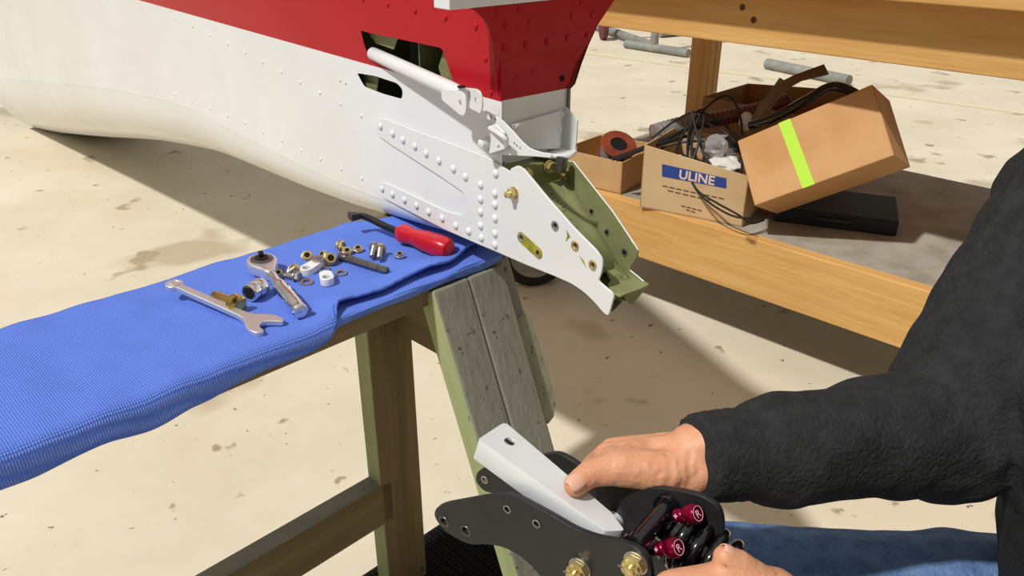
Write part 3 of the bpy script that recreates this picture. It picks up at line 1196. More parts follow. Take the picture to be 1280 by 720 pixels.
mb = MB()
lb = [onbox(*p) for p in ((827.5, 205), (908, 223), (908, 235.5), (827.5, 220.5))]
mb.prism(lb, fn * 0.0003)
mb.build('printed_band', M['print_blue'], bx)
lo_, hi_ = onbox(848, 222.6, 0.001), onbox(848, 211.3, 0.001)
sz = (hi_ - lo_).length * 1.38
xd = (onbox(885, 230, 0.001) - lo_).normalized()
yd = (Z - xd * Z.dot(xd)).normalized()
text('ULINE', sz, lo_, xd, yd, M['print_white'], bx, 'lettering', 0.0003, sx=1.06, bold=0.0009)
# illegible small print: short dashes
for (x0, y0, x1, y1, nseg) in ((827, 232, 906, 249, 9), (834, 238, 898, 253, 7), (851, 257, 878, 264, 4), (857, 262, 870, 266, 2)):
    for k in range(nseg):
        p, q = onbox(x0 + (x1 - x0) * (k + 0.1) / nseg, y0 + (y1 - y0) * (k + 0.1) / nseg), onbox(x0 + (x1 - x0) * (k + 0.85) / nseg, y0 + (y1 - y0) * (k + 0.85) / nseg)
        mb = MB()
        mb.box((p + q) / 2, (q - p) / 2, yd * 0.0018, fn * 0.0002)
        mb.build('print_line', M['print_brown'], bx)
# low tray carton on the left
a2_, b2_ = at_z(700, 225.5, SZ + 0.001), at_z(776, 243.0, SZ + 0.001)
carton('cardboard_box', 'low cardboard tray box holding the cable spool', a2_, b2_, 0.25, (0.108, 0.104, 0.104, 0.10), M['card'])
# rear open carton
a3_, b3_ = at_z(868, 205, SZ + 0.001), at_z(985, 215, SZ + 0.001)
fx3 = eT
a3_ = K(ontab(876, 150, 0.52)[0], 0.52, SZ + 0.001)
t3, f3, g3 = carton('cardboard_box', 'large open cardboard box at the back of the shelf beside the post', a3_, a3_ + eT * 0.42, 0.30, (0.225, 0.22, 0.26, 0.225), M['card_in'])
# tilted carton with lime tape
ti = thing('cardboard_box', 'tilted closed cardboard box with a strip of lime tape', 'box', at_t(975, 210, 2.12))
f0 = at_t(921.5, 176, 2.18)
f1 = at_t(1012, 138, 2.06)
f2 = at_t(955, 262.6, 2.12)
ux_ = (f1 - f0)
vx_ = (f2 - f0)
ux_ = ux_.normalized()
vx_ = (vx_ - ux_ * vx_.dot(ux_)).normalized()
nx_ = ux_.cross(vx_).normalized()
if nx_.dot(ray(960, 200)) < 0:
    nx_ = -nx_
w_, h_ = 0.36, 0.19
mb = MB()
mb.prism([f0, f0 + ux_ * w_, f0 + ux_ * w_ + vx_ * h_, f0 + vx_ * h_], nx_ * 0.16)
mb.build('box_body', M['card_dark'], ti, 0.003)
tA, tB_ = on(978, 151, f0, nx_), on(1000, 195, f0, nx_)
mb = MB()
td = (tB_ - tA).normalized()
tn = td.cross(nx_).normalized()
ta0 = tA - td * 0.012
s_len = 0.0
e0 = f0 + vx_ * 0.0
# the tape runs down the front, across its width
mb.prism([f0 + ux_ * q1 + vx_ * q2 - nx_ * 0.0006 for q1, q2 in ((0.118, -0.0004), (0.150, -0.0004), (0.165, h_), (0.133, h_))], -nx_ * 0.0003)
mb.build('lime_tape', M['tape_green'], ti)
# dark case below the tilted box
ca = thing('tool_case', 'flat black case lying under the tilted box', 'case', at_z(1000, 270, SZ))
p_, q_ = at_z(966, 276, SZ + 0.001), at_z(1120, 296, SZ + 0.001)
fxx = (q_ - p_).normalized()
fyy = V((-fxx.y, fxx.x, 0))
mb = MB()
mb.box((p_ + q_) / 2 + fyy * 0.11 + Z * 0.022, (q_ - p_) / 2, fyy * 0.11, Z * 0.022)
mb.build('case_body', M['matt_black'], ca, 0.004)
mb = MB()
mb.box((p_ + q_) / 2 - fyy * 0.004 + Z * 0.026, fxx * 0.05, fyy * 0.004, Z * 0.006)
mb.build('handle', M['cable'], ca, 0.002)

# spool in the tray
spc = at_t(773, 182, 2.535)
sp_ = thing('cable_spool', 'rust red spool of grey cable standing in the low tray box', 'spool', spc)
axs = (O + V((-0.15, -0.2, 0.42)) - spc).normalized()
axs = (V((0.16, -0.50, 0.85))).normalized()
for k_, d_ in (('flange', 0.0), ('flange', -0.052)):
    mb = MB()
    seg = 28
    up_ = V((1, 0, 0))
    u_ = axs.cross(up_).normalized()
    v_ = axs.cross(u_)
    rs = []
    for dd, rr in ((0, 0.028), (0, 0.057), (0.004, 0.059), (0.008, 0.057), (0.008, 0.028), (0, 0.028)):
        rs.append([spc + axs * (d_ + dd) + (u_ * math.cos(q) + v_ * math.sin(q)) * rr for q in [2 * math.pi * j / seg for j in range(seg)]])
    mb.rings(rs, cap=False)
    mb.build('flange', M['rust_red'], sp_)
mb = MB()
for k in range(6):
    c = spc + axs * (-0.040 + 0.0075 * k)
    mb.lathe(c, axs, [(-0.004, 0.046), (-0.0015, 0.0505), (0.0015, 0.0505), (0.004, 0.046)], 28)
mb.build('wound_cable', M['cable_grey'], sp_)
mb = MB()
mb.lathe(spc - axs * 0.05, axs, [(0, 0.0275), (0.054, 0.0275)], 20)
mb.build('core', M['hole'], sp_)

# maroon corrugated hose across the back
hs = thing('corrugated_hose', 'maroon ribbed hose in clear wrap lying across the box tops', 'hose', at_t(880, 150, 2.55))
hp = spline([at_t(815, 166, 2.55), at_t(850, 156, 2.57), at_t(900, 148, 2.6), at_t(945, 138, 2.62), at_t(985, 126, 2.64)], 16)
mb = MB()
mb.tube(hp, [0.024 + 0.0022 * (1 if i % 2 else -1) for i in range(len(hp))], 16)
mb.build('hose_body', M['maroon'], hs)
mb = MB()
hw = spline([at_t(818, 166, 2.53), at_t(840, 160, 2.54), at_t(862, 154, 2.56)], 10)
mb.tube(hw, [0.028 + 0.004 * noise.noise(V((i * 0.9, 0, 0))) for i in range(len(hw))], 14)
o = mb.build('plastic_wrap', M['clear'], hs)

# clear bags and scrap in the printed box
def bag(name, label, c, r, k_, cat='bag', m=None):
    mb = MB()
    mb.ball((0, 0, 0), 1.0, seg=28)
    org = V(c)
    vs = []
    for p in mb.v:
        d_ = 1 + 0.28 * noise.noise(p * 2.2 + V((k_, 0, 0))) + 0.12 * noise.noise(p * 6 + V((0, k_, 0)))
        vs.append(org + V((p.x * r[0], p.y * r[1], p.z * r[2])) * d_)
    mb.v = vs
    o = mb.build(name, m or M['clear'], None, 0, True)
    return tag(o, label, cat)


bag('plastic_bag', 'crumpled clear plastic bag on top in the printed box', at_t(898, 186, 2.40), (0.060, 0.05, 0.040), 3.1)
bag('plastic_bag', 'clear bag with white contents below the crumpled bag in the printed box', at_t(908, 207, 2.36), (0.055, 0.05, 0.026), 7.7, m=M['white_foam'])
bag('plastic_bag', 'dark shiny plastic bag beside the tilted box', at_t(917, 178, 2.37), (0.03, 0.03, 0.028), 1.7, m=M['gloss_black'])
bag('foam_wad', 'white foam wad behind the tilted box top', at_t(933, 152, 2.42), (0.022, 0.02, 0.026), 5.2, 'foam', M['white_foam'])
mb = MB()
c = at_t(851, 204, 2.40)
mb.box(c, (0.012, 0, 0.002), (0, 0.004, 0.0), (-0.004, 0, 0.026))
tag(mb.build('plastic_block', M['white_foam'], None, 0.002), 'small white plastic block at the left in the printed box', 'block')
bag('cloth_rag', 'brown crumpled rag low in the printed box', at_t(872, 196, 2.42), (0.04, 0.035, 0.025), 9.4, 'rag', M['card_in'])

# black cables heaped over the printed box
cab = thing('cable_tangle', 'tangle of black cables spilling over the printed box', 'cable', at_t(868, 190, 2.35))


def cable(pts, r=0.0035, m='cable', name='cable', parent=cab, seg=8):
    mb = MB()
    mb.tube(spline([at_t(*p) for p in pts], 8), r, seg)
    return mb.build(name, M[m], parent)


cable([(765, 199, 2.42), (790, 190, 2.42), (815, 180, 2.42), (840, 170, 2.42), (868, 158, 2.44), (900, 152, 2.46)], 0.006)
cable([(770, 200, 2.41), (800, 188, 2.41), (830, 178, 2.41), (858, 170, 2.42)], 0.006)
cable([(816, 172, 2.42), (845, 150, 2.42), (872, 140, 2.42), (900, 152, 2.42), (918, 170, 2.40), (925, 200, 2.36), (905, 212, 2.34)])
cable([(872, 218, 2.33), (864, 190, 2.36), (872, 150, 2.40), (890, 128, 2.42), (910, 120, 2.43), (924, 140, 2.42), (928, 175, 2.38), (927, 215, 2.3)])
cable([(858, 206, 2.36), (862, 175, 2.38), (870, 142, 2.40), (880, 140, 2.40), (876, 170, 2.36), (866, 200, 2.34)])
cable([(868, 145, 2.40), (860, 172, 2.37), (862, 205, 2.34), (880, 212, 2.33), (915, 214, 2.32), (925, 208, 2.34)])
cable([(864, 138, 2.40), (872, 170, 2.38), (884, 200, 2.35), (905, 216, 2.33), (922, 220, 2.32)])
cable([(842, 200, 2.38), (850, 175, 2.40), (868, 152, 2.40), (896, 160, 2.40), (915, 176, 2.38), (905, 195, 2.36)])
cable([(855, 205, 2.335), (857, 214, 2.325), (866, 230, 2.30), (880, 248, 2.26), (905, 265, 2.20), (925, 272, 2.17), (945, 272, 2.19), (958, 266, 2.22)], 0.003)
cable([(858, 206, 2.335), (861, 218, 2.32), (872, 238, 2.28), (893, 252, 2.24), (922, 268, 2.185), (938, 279, 2.20), (955, 275, 2.235)], 0.003)
cable([(875, 214, 2.33), (895, 219, 2.32), (918, 216, 2.32), (928, 206, 2.33), (915, 200, 2.35), (890, 205, 2.35), (872, 200, 2.35)])
cable([(850, 190, 2.38), (858, 196, 2.36), (868, 200, 2.35), (862, 168, 2.38), (870, 146, 2.41), (884, 148, 2.4)])
cable([(818, 195, 2.45), (828, 185, 2.42), (852, 178, 2.40), (880, 176, 2.38)])
# thick black hose arc and grey strip at the right
hb = thing('black_hose', 'thick black hose arching beside the tilted box', 'hose', at_t(970, 150, 2.3))
mb = MB()
mb.tube(spline([at_t(938, 157, 2.36), at_t(958, 151, 2.32), at_t(985, 138, 2.28), at_t(1010, 124, 2.25), at_t(1045, 108, 2.25), at_t(1085, 130, 2.25), at_t(1100, 170, 2.25)], 8), 0.0135, 12)
mb.build('hose_body', M['gloss_black'], hb)
gs = thing('cardboard_strip', 'bent grey brown cardboard strip standing above the black hose', 'cardboard', at_t(965, 125, 2.4))
rows = []
for (x, y, t_, x2, y2) in ((938, 149, 2.40, 946, 155), (950, 128, 2.41, 962, 134), (972, 104, 2.42, 984, 110), (992, 94, 2.43, 1002, 100), (1030, 80, 2.45, 1036, 92)):
    rows.append([at_t(x, y, t_), at_t(x2, y2, t_ - 0.03)])
mb = MB()
mb.rings(rows, cap=False, closed=False)
o = mb.build('strip', mat('grey_card', (128, 112, 92), 0.8), gs)
q = o.modifiers.new('s', 'SOLIDIFY')
q.thickness = 0.004
mb = MB()
mb.prism([at_t(950, 133, 2.44), at_t(975, 97, 2.44), at_t(986, 104, 2.46), at_t(962, 138, 2.46)], V((0, 0.004, 0)))
mb.build('flap', mat('taupe_card', (140, 124, 104), 0.8), gs)

# ------------------------------------------------------------------ things on the far floor
wh = at_z(667, 358, 0)
wl_ = thing('dolly_wheel', 'black rubber dolly wheel with a grey hub behind the sawhorse leg', 'wheel', wh)
wa = V((0.12, -0.95, 0)).normalized()
wc = V((wh.x, wh.y, 0.125))
wc = wc + V((0, 0.02, 0))
mb = MB()
mb.lathe(wc - wa * 0.032, wa, [(0.01, 0.080), (0, 0.088), (0.004, 0.108), (0.016, 0.1235), (0.032, 0.125), (0.048, 0.1235), (0.060, 0.108), (0.064, 0.088), (0.054, 0.080)], 40, cap=False)
mb.build('tyre', M['rubber'], wl_)
mb = MB()
mb.lathe(wc - wa * 0.030, wa, [(0, 0.086), (0.060, 0.086), (0.057, 0.078), (0.050, 0.070), (0.050, 0.034), (0.062, 0.030), (0.066, 0.012)], 32)
mb.build('hub', M['hub'], wl_)
for sg in (-1, 1):
    mb = MB()
    mb.box(wc + wa * 0.045 * sg + Z * 0.08, wa * 0.003, V((wa.y, -wa.x, 0)) * 0.02, Z * 0.10)
    mb.build('fork', M['grey_paint'], wl_, 0.002)
mb = MB()
mb.box(wc + Z * 0.185, wa * 0.05, V((wa.y, -wa.x, 0)) * 0.035, Z * 0.006)
mb.build('top_plate', M['grey_paint'], wl_, 0.002)


def floor_pipe(name, label, a, b, r, extra=None):
    t = thing(name, label, 'stand', (a + b) / 2)
    mb = MB()
    mb.tube([a + Z * r, b + Z * r], r, 14)
    mb.build('base_pipe', M['grey_paint'], t)
    if extra:
        for k_, (p, q, rr) in extra:
            mb = MB()
            mb.tube([p, q], rr, 12)
            mb.build(k_, M['grey_paint'], t)
    return t


pa, pb = at_z(782, 60, 0), at_z(860, 72, 0)
pm = at_z(817, 65, 0)
floor_pipe('pipe_stand', 'grey steel pipe stand with an upright on the far floor', pa, pb, 0.036, [('upright', (pm + Z * 0.04, pm + Z * 1.3, 0.036)), ('cross_pipe', (pm + Z * 0.05, pm + V((-0.5, 1.6, 0.05)), 0.036))])
pa, pb = at_z(958, 86, 0), at_z(1060, 108, 0)
floor_pipe('pipe_stand', 'grey pipe lying on the far floor right of the table post', pa, pb, 0.04)
cw = at_z(754, 50, 0)
cs = thing('caster_wheel', 'small dark red caster on the far floor beside the red tail', 'wheel', cw)
mb = MB()
mb.lathe(cw + Z * 0.10 - V((0.03, 0, 0)), (1, 0.2, 0), [(0, 0.07), (0.01, 0.098), (0.05, 0.098), (0.06, 0.07)], 24)
mb.build('tyre', mat('dull_red', (96, 44, 44), 0.6), cs)
mb = MB()
mb.tube([cw + Z * 0.14 + V((0.04, 0, 0)), cw + V((0.55, 0.15, 0.16))], 0.03, 10)
mb.build('axle_arm', M['grey_paint'], cs)
mb = MB()
mb.tube([cw + V((0.55, 0.15, 0.05)), cw + V((0.95, 0.35, 0.05))], 0.05, 10)
mb.build('foot_bar', M['grey_paint'], cs)
# worn yellow floor line
mb = MB()
l0, l1 = at_z(735, 66, 0.0015), at_z(1005, 103, 0.0015)
ld = (l1 - l0).normalized()
ln = V((-ld.y, ld.x, 0))
mb.add([l0 - ld * 4 - ln * 0.05, l1 + ld * 4 - ln * 0.05, l1 + ld * 4 + ln * 0.05, l0 - ld * 4 + ln * 0.05], [(0, 1, 2, 3)])
o = mb.build('trim_1', mat('worn_yellow_line', (214, 203, 174), 0.6, c2=(226, 212, 142), nscale=1.6, lo=0.45, hi=0.8))
o['kind'] = 'structure'

# black ribbed mat on the floor
q0_ = at_z(455, 718, 0)
mb = MB()
mo = V((q0_.x, q0_.y, 0))
rows = []
NX, NY = 56, 40
for i in range(NX + 1):
    r = []
    for j in range(NY + 1):
        x_, y_ = -0.25 + 0.58 * i / NX, 0.0 + 0.30 * j / NY
        ed = min(i, NX - i, j, NY - j)
        z_ = 0.011 * min(1, ed / 2) + 0.0025 * math.sin(x_ * 240) * (1 if ed > 1 else 0)
        r.append(mo + dB * x_ + mB * y_ + Z * max(0.0, z_))
    rows.append(r)
mb.rings(rows, cap=False, closed=False)
mt = mb.build('floor_mat', M['mat'])
tag(mt, 'black ribbed mat on the floor at the foot of the sawhorse leg', 'mat')
# ------------------------------------------------------------------ tools and hardware on the towel
def tp_(x, y, h=0.0):
    return at_z(x, y, TZ + h)


# ratchet
r0, r1 = tp_(328, 329, 0.016), tp_(376, 388, 0.012)
rt = thing('ratchet', 'chrome ratchet lying on the towel with its round drive head up', 'ratchet', r0 - Z * 0.016)
rx = (r1 - r0)
RL = rx.length
rx.normalize()
ry = Z.cross(rx).normalized()
rz = rx.cross(ry)


def R_(a_, b_, c_=0.0):
    return r0 + rx * a_ + ry * b_ + rz * c_


ol = fillet([(-0.021, -0.012), (-0.023, 0.0), (-0.021, 0.012), (-0.010, 0.0205), (0.010, 0.0205), (0.030, 0.010), (0.042, 0.007), (0.042, -0.007), (0.030, -0.010), (0.010, -0.0205), (-0.010, -0.0205)], 0.008, 4)
plate('head', ol, [], 0.017, R_(0, 0, -0.002), rx, ry, M['satin'], rt, bevel=0.003)
mb = MB()
mb.lathe(R_(0, 0, 0.0062), rz, [(0, 0.0160), (0.0016, 0.0160), (0.002, 0.0150)], 28)
mb.build('drive_plate', M['dark_steel'], rt)
mb = MB()
mb.lathe(R_(-0.001, 0.0, 0.008), rz, [(0, 0.0095), (0.002, 0.0095), (0.0022, 0.008)], 20)
mb.build('drive_hub', M['matt_black'], rt)
mb = MB()
mb.box(R_(-0.002, 0, 0.0135), rx * 0.0036, ry * 0.0036, rz * 0.0045)
mb.build('drive_square', M['gloss_black'], rt, 0.0008)
mb = MB()
mb.lathe(R_(0.03, 0, -0.002), rx, [(0, 0.0078), (0.02, 0.0072), (RL * 0.42 - 0.03, 0.0074), (RL * 0.47 - 0.03, 0.0094), (RL * 0.50 - 0.03, 0.0094), (RL * 0.53 - 0.03, 0.0082), (RL * 0.62 - 0.03, 0.0104), (RL * 0.88 - 0.03, 0.0098), (RL * 0.93 - 0.03, 0.0078)], 20)
mb.build('handle', M['chrome'], rt)
mb = MB()
mb.lathe(R_(RL * 0.93, 0, -0.002), rx, [(-0.001, 0.0078), (0.001, 0.0102), (0.009, 0.0104), (0.011, 0.0088)], 20)
mb.build('end_cap', M['chrome'], rt)

# combination wrench, open end towards the viewer
w0 = tp_(324, 404, 0.004)
w1 = tp_(279, 384, 0.010)
wx = (w1 - w0).normalized()
wr = thing('wrench', 'chrome open-end wrench lying at the front edge of the towel', 'wrench', w0)
wy = Z.cross(wx).normalized()
wz = wx.cross(wy)
jaw = [V((q.x * 1.12, q.y * 1.25)) for q in fillet([(-0.022, -0.014), (-0.018, -0.0185), (-0.006, -0.019), (0.006, -0.014), (0.016, -0.0065), (0.030, -0.005), (0.150, -0.0045), (0.150, 0.0045), (0.030, 0.005), (0.016, 0.0065), (0.006, 0.014), (-0.006, 0.0185), (-0.016, 0.018), (-0.020, 0.014), (-0.019, 0.0095), (-0.008, 0.0070), (-0.003, 0.0), (-0.010, -0.0065)], [.003, .003, .006, .006, .008, .01, .001, .001, .01, .008, .006, .006, .003, .003, .002, .004, .004, .004], 4)]
plate('jaw_and_shank', jaw, [], 0.008, w0, wx, wy, M['satin'], wr, bevel=0.0016)
plate('box_end', circle((0.158, 0), 0.0115, 24), [circle((0.158, 0), 0.0068, 12)], 0.008, w0, wx, wy, M['satin'], wr, bevel=0.0015)
mb = MB()
mb.box(w0 + wx * 0.055 + wz * 0.0031, wx * 0.022, wy * 0.0018, wz * 0.0002)
mb.build('size_marking', M['steel'], wr)

# socket and gold bolt
s0_ = tp_(311, 367, 0.0125)
sx_ = (tp_(332, 355, 0.0125) - s0_).normalized()
so = thing('socket', 'short chrome socket lying behind the gold bolt head', 'socket', s0_ - Z * 0.0105)
mb = MB()
pr_ = [(0.0, 0.0092), (0.0, 0.0118), (0.0015, 0.0126), (0.012, 0.0126), (0.0135, 0.0117), (0.015, 0.0126), (0.026, 0.0126), (0.0275, 0.0115)]
mb.lathe(s0_, sx_, pr_, 24)
mb.build('body', M['chrome'], so)
mb = MB()
mb.lathe(s0_, sx_, [(-0.0003, 0.0093), (0.001, 0.0088)], 6)
mb.build('socket_opening', M['hole'], so)
bt = tp_(298, 381, 0.0135)
bxd = V((-0.80, 0.60, -0.06)).normalized()
gb = thing('bolt', 'large gold bolt with its hex head facing front beside the socket', 'bolt', bt - Z * 0.0115)
mb = MB()
mb.lathe(bt, bxd, hex_prof(0.0132, 0.010, 0.06), 22)
mb.build('head', M['gold'], gb)
mb = MB()
mb.lathe(bt + bxd * 0.009, bxd, [(0, 0.0082), (0.042, 0.0082), (0.044, 0.0068)], 20)
mb.build('shank', M['gold'], gb)

# hex adapter
e0_, e1_ = tp_(424, 320, 0.007), tp_(485, 338.5, 0.0055)
exd = (e1_ - e0_)
EL = exd.length
exd.normalize()
ex = thing('extension_bar', 'dark steel hex adapter bar lying across the middle of the towel', 'extension', e0_ - Z * 0.007)
mb = MB()
mb.lathe(e0_, exd, [(0, 0.0048), (0.002, 0.0065), (0.012, 0.0072), (0.016, 0.0066)], 18)
mb.build('socket_end', M['dark_steel'], ex)
mb = MB()
mb.lathe(e0_ + exd * 0.016, exd, [(0, 0.0062), (EL - 0.034, 0.0052), (EL - 0.034, 0.0048), (EL - 0.032, 0.0055), (EL - 0.017, 0.0053)], 6)
mb.build('shank', M['dark_steel'], ex)
mb = MB()
mb.lathe(e0_ + exd * (EL - 0.001), exd, [(-0.016, 0.0048), (-0.011, 0.0048), (-0.010, 0.0040), (-0.008, 0.0048), (0, 0.0048), (0.001, 0.004)], 6)
mb.build('bit_tip', M['dark_steel'], ex)

# pry tool with the red handle
h0, h1 = tp_(500, 290, 0.016), tp_(563, 312, 0.016)
hx = (h1 - h0)
HL = hx.length
hx.normalize()
hy = Z.cross(hx).normalized()
pt = thing('pry_tool', 'bent black pry tool with a chunky red plastic handle', 'pry tool', h0 - Z * 0.016)
rs = []
for t, wd, ht, rd in ((0, .011, .011, .3), (.04, .0135, .0135, .3), (.12, .0140, .0138, .3), (.24, .0118, .0118, .4), (.34, .0125, .0124, .4), (.50, .0155, .0145, .35), (.75, .0165, .0152, .35), (.90, .0160, .0150, .5), (.97, .013, .0125, .8), (1.0, .006, .006, 1)):
    r = []
    for j in range(20):
        q = 2 * math.pi * j / 20
        cx, sx2 = math.cos(q), math.sin(q)
        pw = 0.45 + 0.55 * rd
        r.append(h0 + hx * (HL * t) + hy * wd * math.copysign(abs(cx) ** pw, cx) + Z * ht * math.copysign(abs(sx2) ** pw, sx2))
    rs.append(r)
mb = MB()
mb.rings(rs)
mb.build('handle', M['plastic_red'], pt)
sp0 = spline([h0 + hx * 0.004, tp_(482, 283, 0.018), tp_(466, 275, 0.022), tp_(455, 270.5, 0.026), tp_(448, 269.5, 0.028)], 6)
mb = MB()
rs = []
for i, p in enumerate(sp0):
    t_ = (sp0[min(i + 1, len(sp0) - 1)] - sp0[max(i - 1, 0)]).normalized()
    u_ = t_.cross(Z).normalized()
    v_ = u_.cross(t_)
    f_ = i / (len(sp0) - 1)
    rs.append([p + u_ * a_ * (0.0042 + 0.001 * f_) + v_ * b_ * (0.0042 - 0.0005 * f_) for a_, b_ in ((-1, -1), (1, -1), (1, 1), (-1, 1))])
mb.rings(rs)
mb.build('shaft', M['matt_black'], pt, 0.0008)
mb = MB()
c0_, c1_ = sp0[-1], tp_(437, 270.5, 0.030)
cd_ = (c1_ - c0_).normalized()
cu_ = cd_.cross(Z).normalized()
mb.rings([[c0_ + cu_ * a_ * 0.006 + Z * b_ * 0.005 for a_, b_ in ((-1, -1), (1, -1), (1, 1), (-1, 1))], [c1_ + cu_ * a_ * 0.0085 + Z * b_ * 0.0055 for a_, b_ in ((-1, -1.2), (1, -1.2), (1, 1), (-1, 1))]])
mb.build('claw_tip', mat('worn_black', (62, 58, 52), 0.6, c2=(34, 32, 30), nscale=60), pt, 0.0012)

HW = 'small bolts, nuts and washers on the towel'


def nut(x, y, r, h, axis, label, m='brass', lift=None):
    r, h = r * 1.2, h * 1.2
    p = tp_(x, y, lift if lift is not None else r * 0.8)
    t = thing('nut', label, 'nut', p, HW)
    ax_ = V(axis).normalized()
    mb = MB()
    mb.lathe(p - ax_ * h / 2, ax_, [(0, r * 0.55), (0, r * 0.9), (h * 0.15, r), (h * 0.62, r), (h * 0.70, r * 0.85), (h, r * 0.78), (h, r * 0.5), (h * 0.6, r * 0.48)], 6)
    mb.build('body', M[m], t)
    mb = MB()
    mb.lathe(p + ax_ * h * 0.35, ax_, [(0, r * 0.46), (h * 0.1, r * 0.46)], 14)
    mb.build('bore', M['hole'], t)
    return t


def bolt(x, y, x2, y2, r, label, m='brass', hl=0.5, lift=0.006):
    r *= 1.2
    p, q = tp_(x, y, lift), tp_(x2, y2, lift * 0.8)
    ax_ = (q - p).normalized()
    L = (q - p).length
    t = thing('bolt', label, 'bolt', p - Z * lift, HW)
    mb = MB()
    mb.lathe(p, ax_, hex_prof(r, r * 0.75), 6)
    mb.build('head', M[m], t)
    mb = MB()
    mb.lathe(p + ax_ * r * 0.75, ax_, [(0, r * 1.12), (r * 0.22, r * 1.12)], 16)
    mb.build('washer', M[m], t)
    mb = MB()
    pr2 = [(0, r * 0.56)]
    n_ = max(4, int((L - r) / 0.0012))
    for k in range(n_):
        pr2 += [(r + (L - r) * (k + .25) / n_, r * 0.56), (r + (L - r) * (k + .75) / n_, r * 0.50)]
    mb.lathe(p + ax_ * 0.0, ax_, pr2 + [(L, r * 0.45)], 14)
    mb.build('shank', M['steel'], t)
    return t


def washer(x, y, r, label, m='steel', lift=0.0012, tilt=(0.05, -0.1, 1)):
    r *= 1.15
    p = tp_(x, y, lift)
    ax_ = V(tilt).normalized()
    mb = MB()
    u_ = ax_.cross(V((0, 1, 0))).normalized()
    v_ = ax_.cross(u_)
    mb.rings([[p + ax_ * dd + (u_ * math.cos(q) + v_ * math.sin(q)) * rr for q in [2 * math.pi * j / 24 for j in range(24)]] for dd, rr in ((0, r * .55), (0, r), (0.0014, r), (0.0014, r * .55), (0, r * .55))], cap=False)
    o = mb.build('washer', M[m], None, 0, True)
    return tag(o, label, 'washer', HW)


nut(384, 320, 0.0078, 0.008, (0.2, -0.7, 0.7), 'brass nut alone at the back left of the hardware heap', lift=0.007)
nut(412, 324, 0.0092, 0.013, (0.35, -0.55, 0.5), 'largest gold nut between the white fittings and the adapter bar', lift=0.009)
nut(404, 318, 0.006, 0.006, (-0.5, -0.4, 0.6), 'small gold nut leaning behind the largest gold nut', lift=0.006)
bolt(430, 307, 420, 307, 0.0068, 'gold bolt at the top of the hardware heap pointing left', lift=0.009)
nut(434, 314, 0.0068, 0.006, (0.1, -0.5, 0.85), 'gold nut lying against the socket end of the adapter bar', lift=0.006)
nut(428, 313, 0.006, 0.006, (-0.6, -0.4, 0.5), 'gold nut in the middle of the hardware heap under the bolt', lift=0.006)
nut(447.5, 311, 0.0068, 0.006, (0.1, -0.35, 0.9), 'yellow gold nut at the right end of the hardware heap', lift=0.005)
bolt(468, 306.5, 465, 321, 0.0062, 'left of two short bolts standing side by side behind the adapter bar', 'steel', lift=0.009)
bolt(476, 309, 474, 323, 0.0066, 'right of two short bolts standing side by side behind the adapter bar', 'brass', lift=0.010)
nut(499.5, 319, 0.0066, 0.0065, (0.05, -0.25, 0.97), 'lone steel nut on the towel nearest the red handle', 'steel', lift=0.0045)
bolt(375, 346, 355, 344.5, 0.0066, 'steel bolt lying right of the ratchet neck', 'steel', lift=0.0075)
nut(366, 337, 0.0068, 0.007, (0.3, -0.5, 0.75), 'gold nut behind the steel bolt near the ratchet', lift=0.0085)
nut(348, 341, 0.0056, 0.005, (0.2, -0.6, 0.7), 'small gold nut touching the ratchet neck', lift=0.005)
bolt(371, 333, 359, 342, 0.005, 'short gold bolt resting on the nut near the ratchet', lift=0.012)
washer(383, 353, 0.0082, 'washer lying in front of the steel bolt near the ratchet')
washer(405, 337.5, 0.0080, 'washer behind the front white fork fitting')
washer(426, 341.5, 0.0078, 'washer to the right of the front white fork fitting')
washer(398, 324, 0.0085, 'washer on top of the rear white link fitting', lift=0.0125)
washer(338.5, 359.5, 0.0075, 'washer half hidden under the ratchet handle')


def link_fit(p0_, p1_, r0_, r1_, h, holes, label):
    a_, b_ = tp_(*p0_, h), tp_(*p1_, h)
    xd_ = (b_ - a_).normalized()
    L = (b_ - a_).length
    yd_ = Z.cross(xd_)
    t = thing('link_fitting', label, 'fitting', a_ - Z * h)
    ol = [V((-r0_ * math.sin(q), r0_ * math.cos(q))) for q in [math.pi * k / 10 for k in range(11)]] + [V((L + r1_ * math.sin(q), -r1_ * math.cos(q))) for q in [math.pi * k / 10 for k in range(11)]]
    plate('body', ol, [circle((hx_ * L, 0), hr, 18) for hx_, hr in holes], h, a_ - Z * h / 2, xd_, yd_, M['worn_white'], t, bevel=0.0006)
    return t


link_fit((383, 334), (401, 323), 0.0105, 0.0085, 0.011, [(0.0, 0.0064), (0.92, 0.005)], 'white link fitting with two holes among the hardware near the back')
link_fit((408.5, 346), (407, 341), 0.0098, 0.0092, 0.011, [(0.1, 0.0062)], 'short white fork fitting at the front of the hardware')

# ------------------------------------------------------------------ tailwheel bracket held in the hands
nP = V((0.6, 0.8, 0))                       # from the near plate to the far plate
xP = V((0.8, -0.6, 0))
Pn = at_t(690, 680, 0.68)


def QP(x, y, d_=0.0):
    p = on(x, y, Pn + nP * d_, nP) - Pn
    return V((p.dot(xP), p.z))


def QW(u, d_=0.0):
    return Pn + xP * u[0] + Z * u[1] + nP * d_


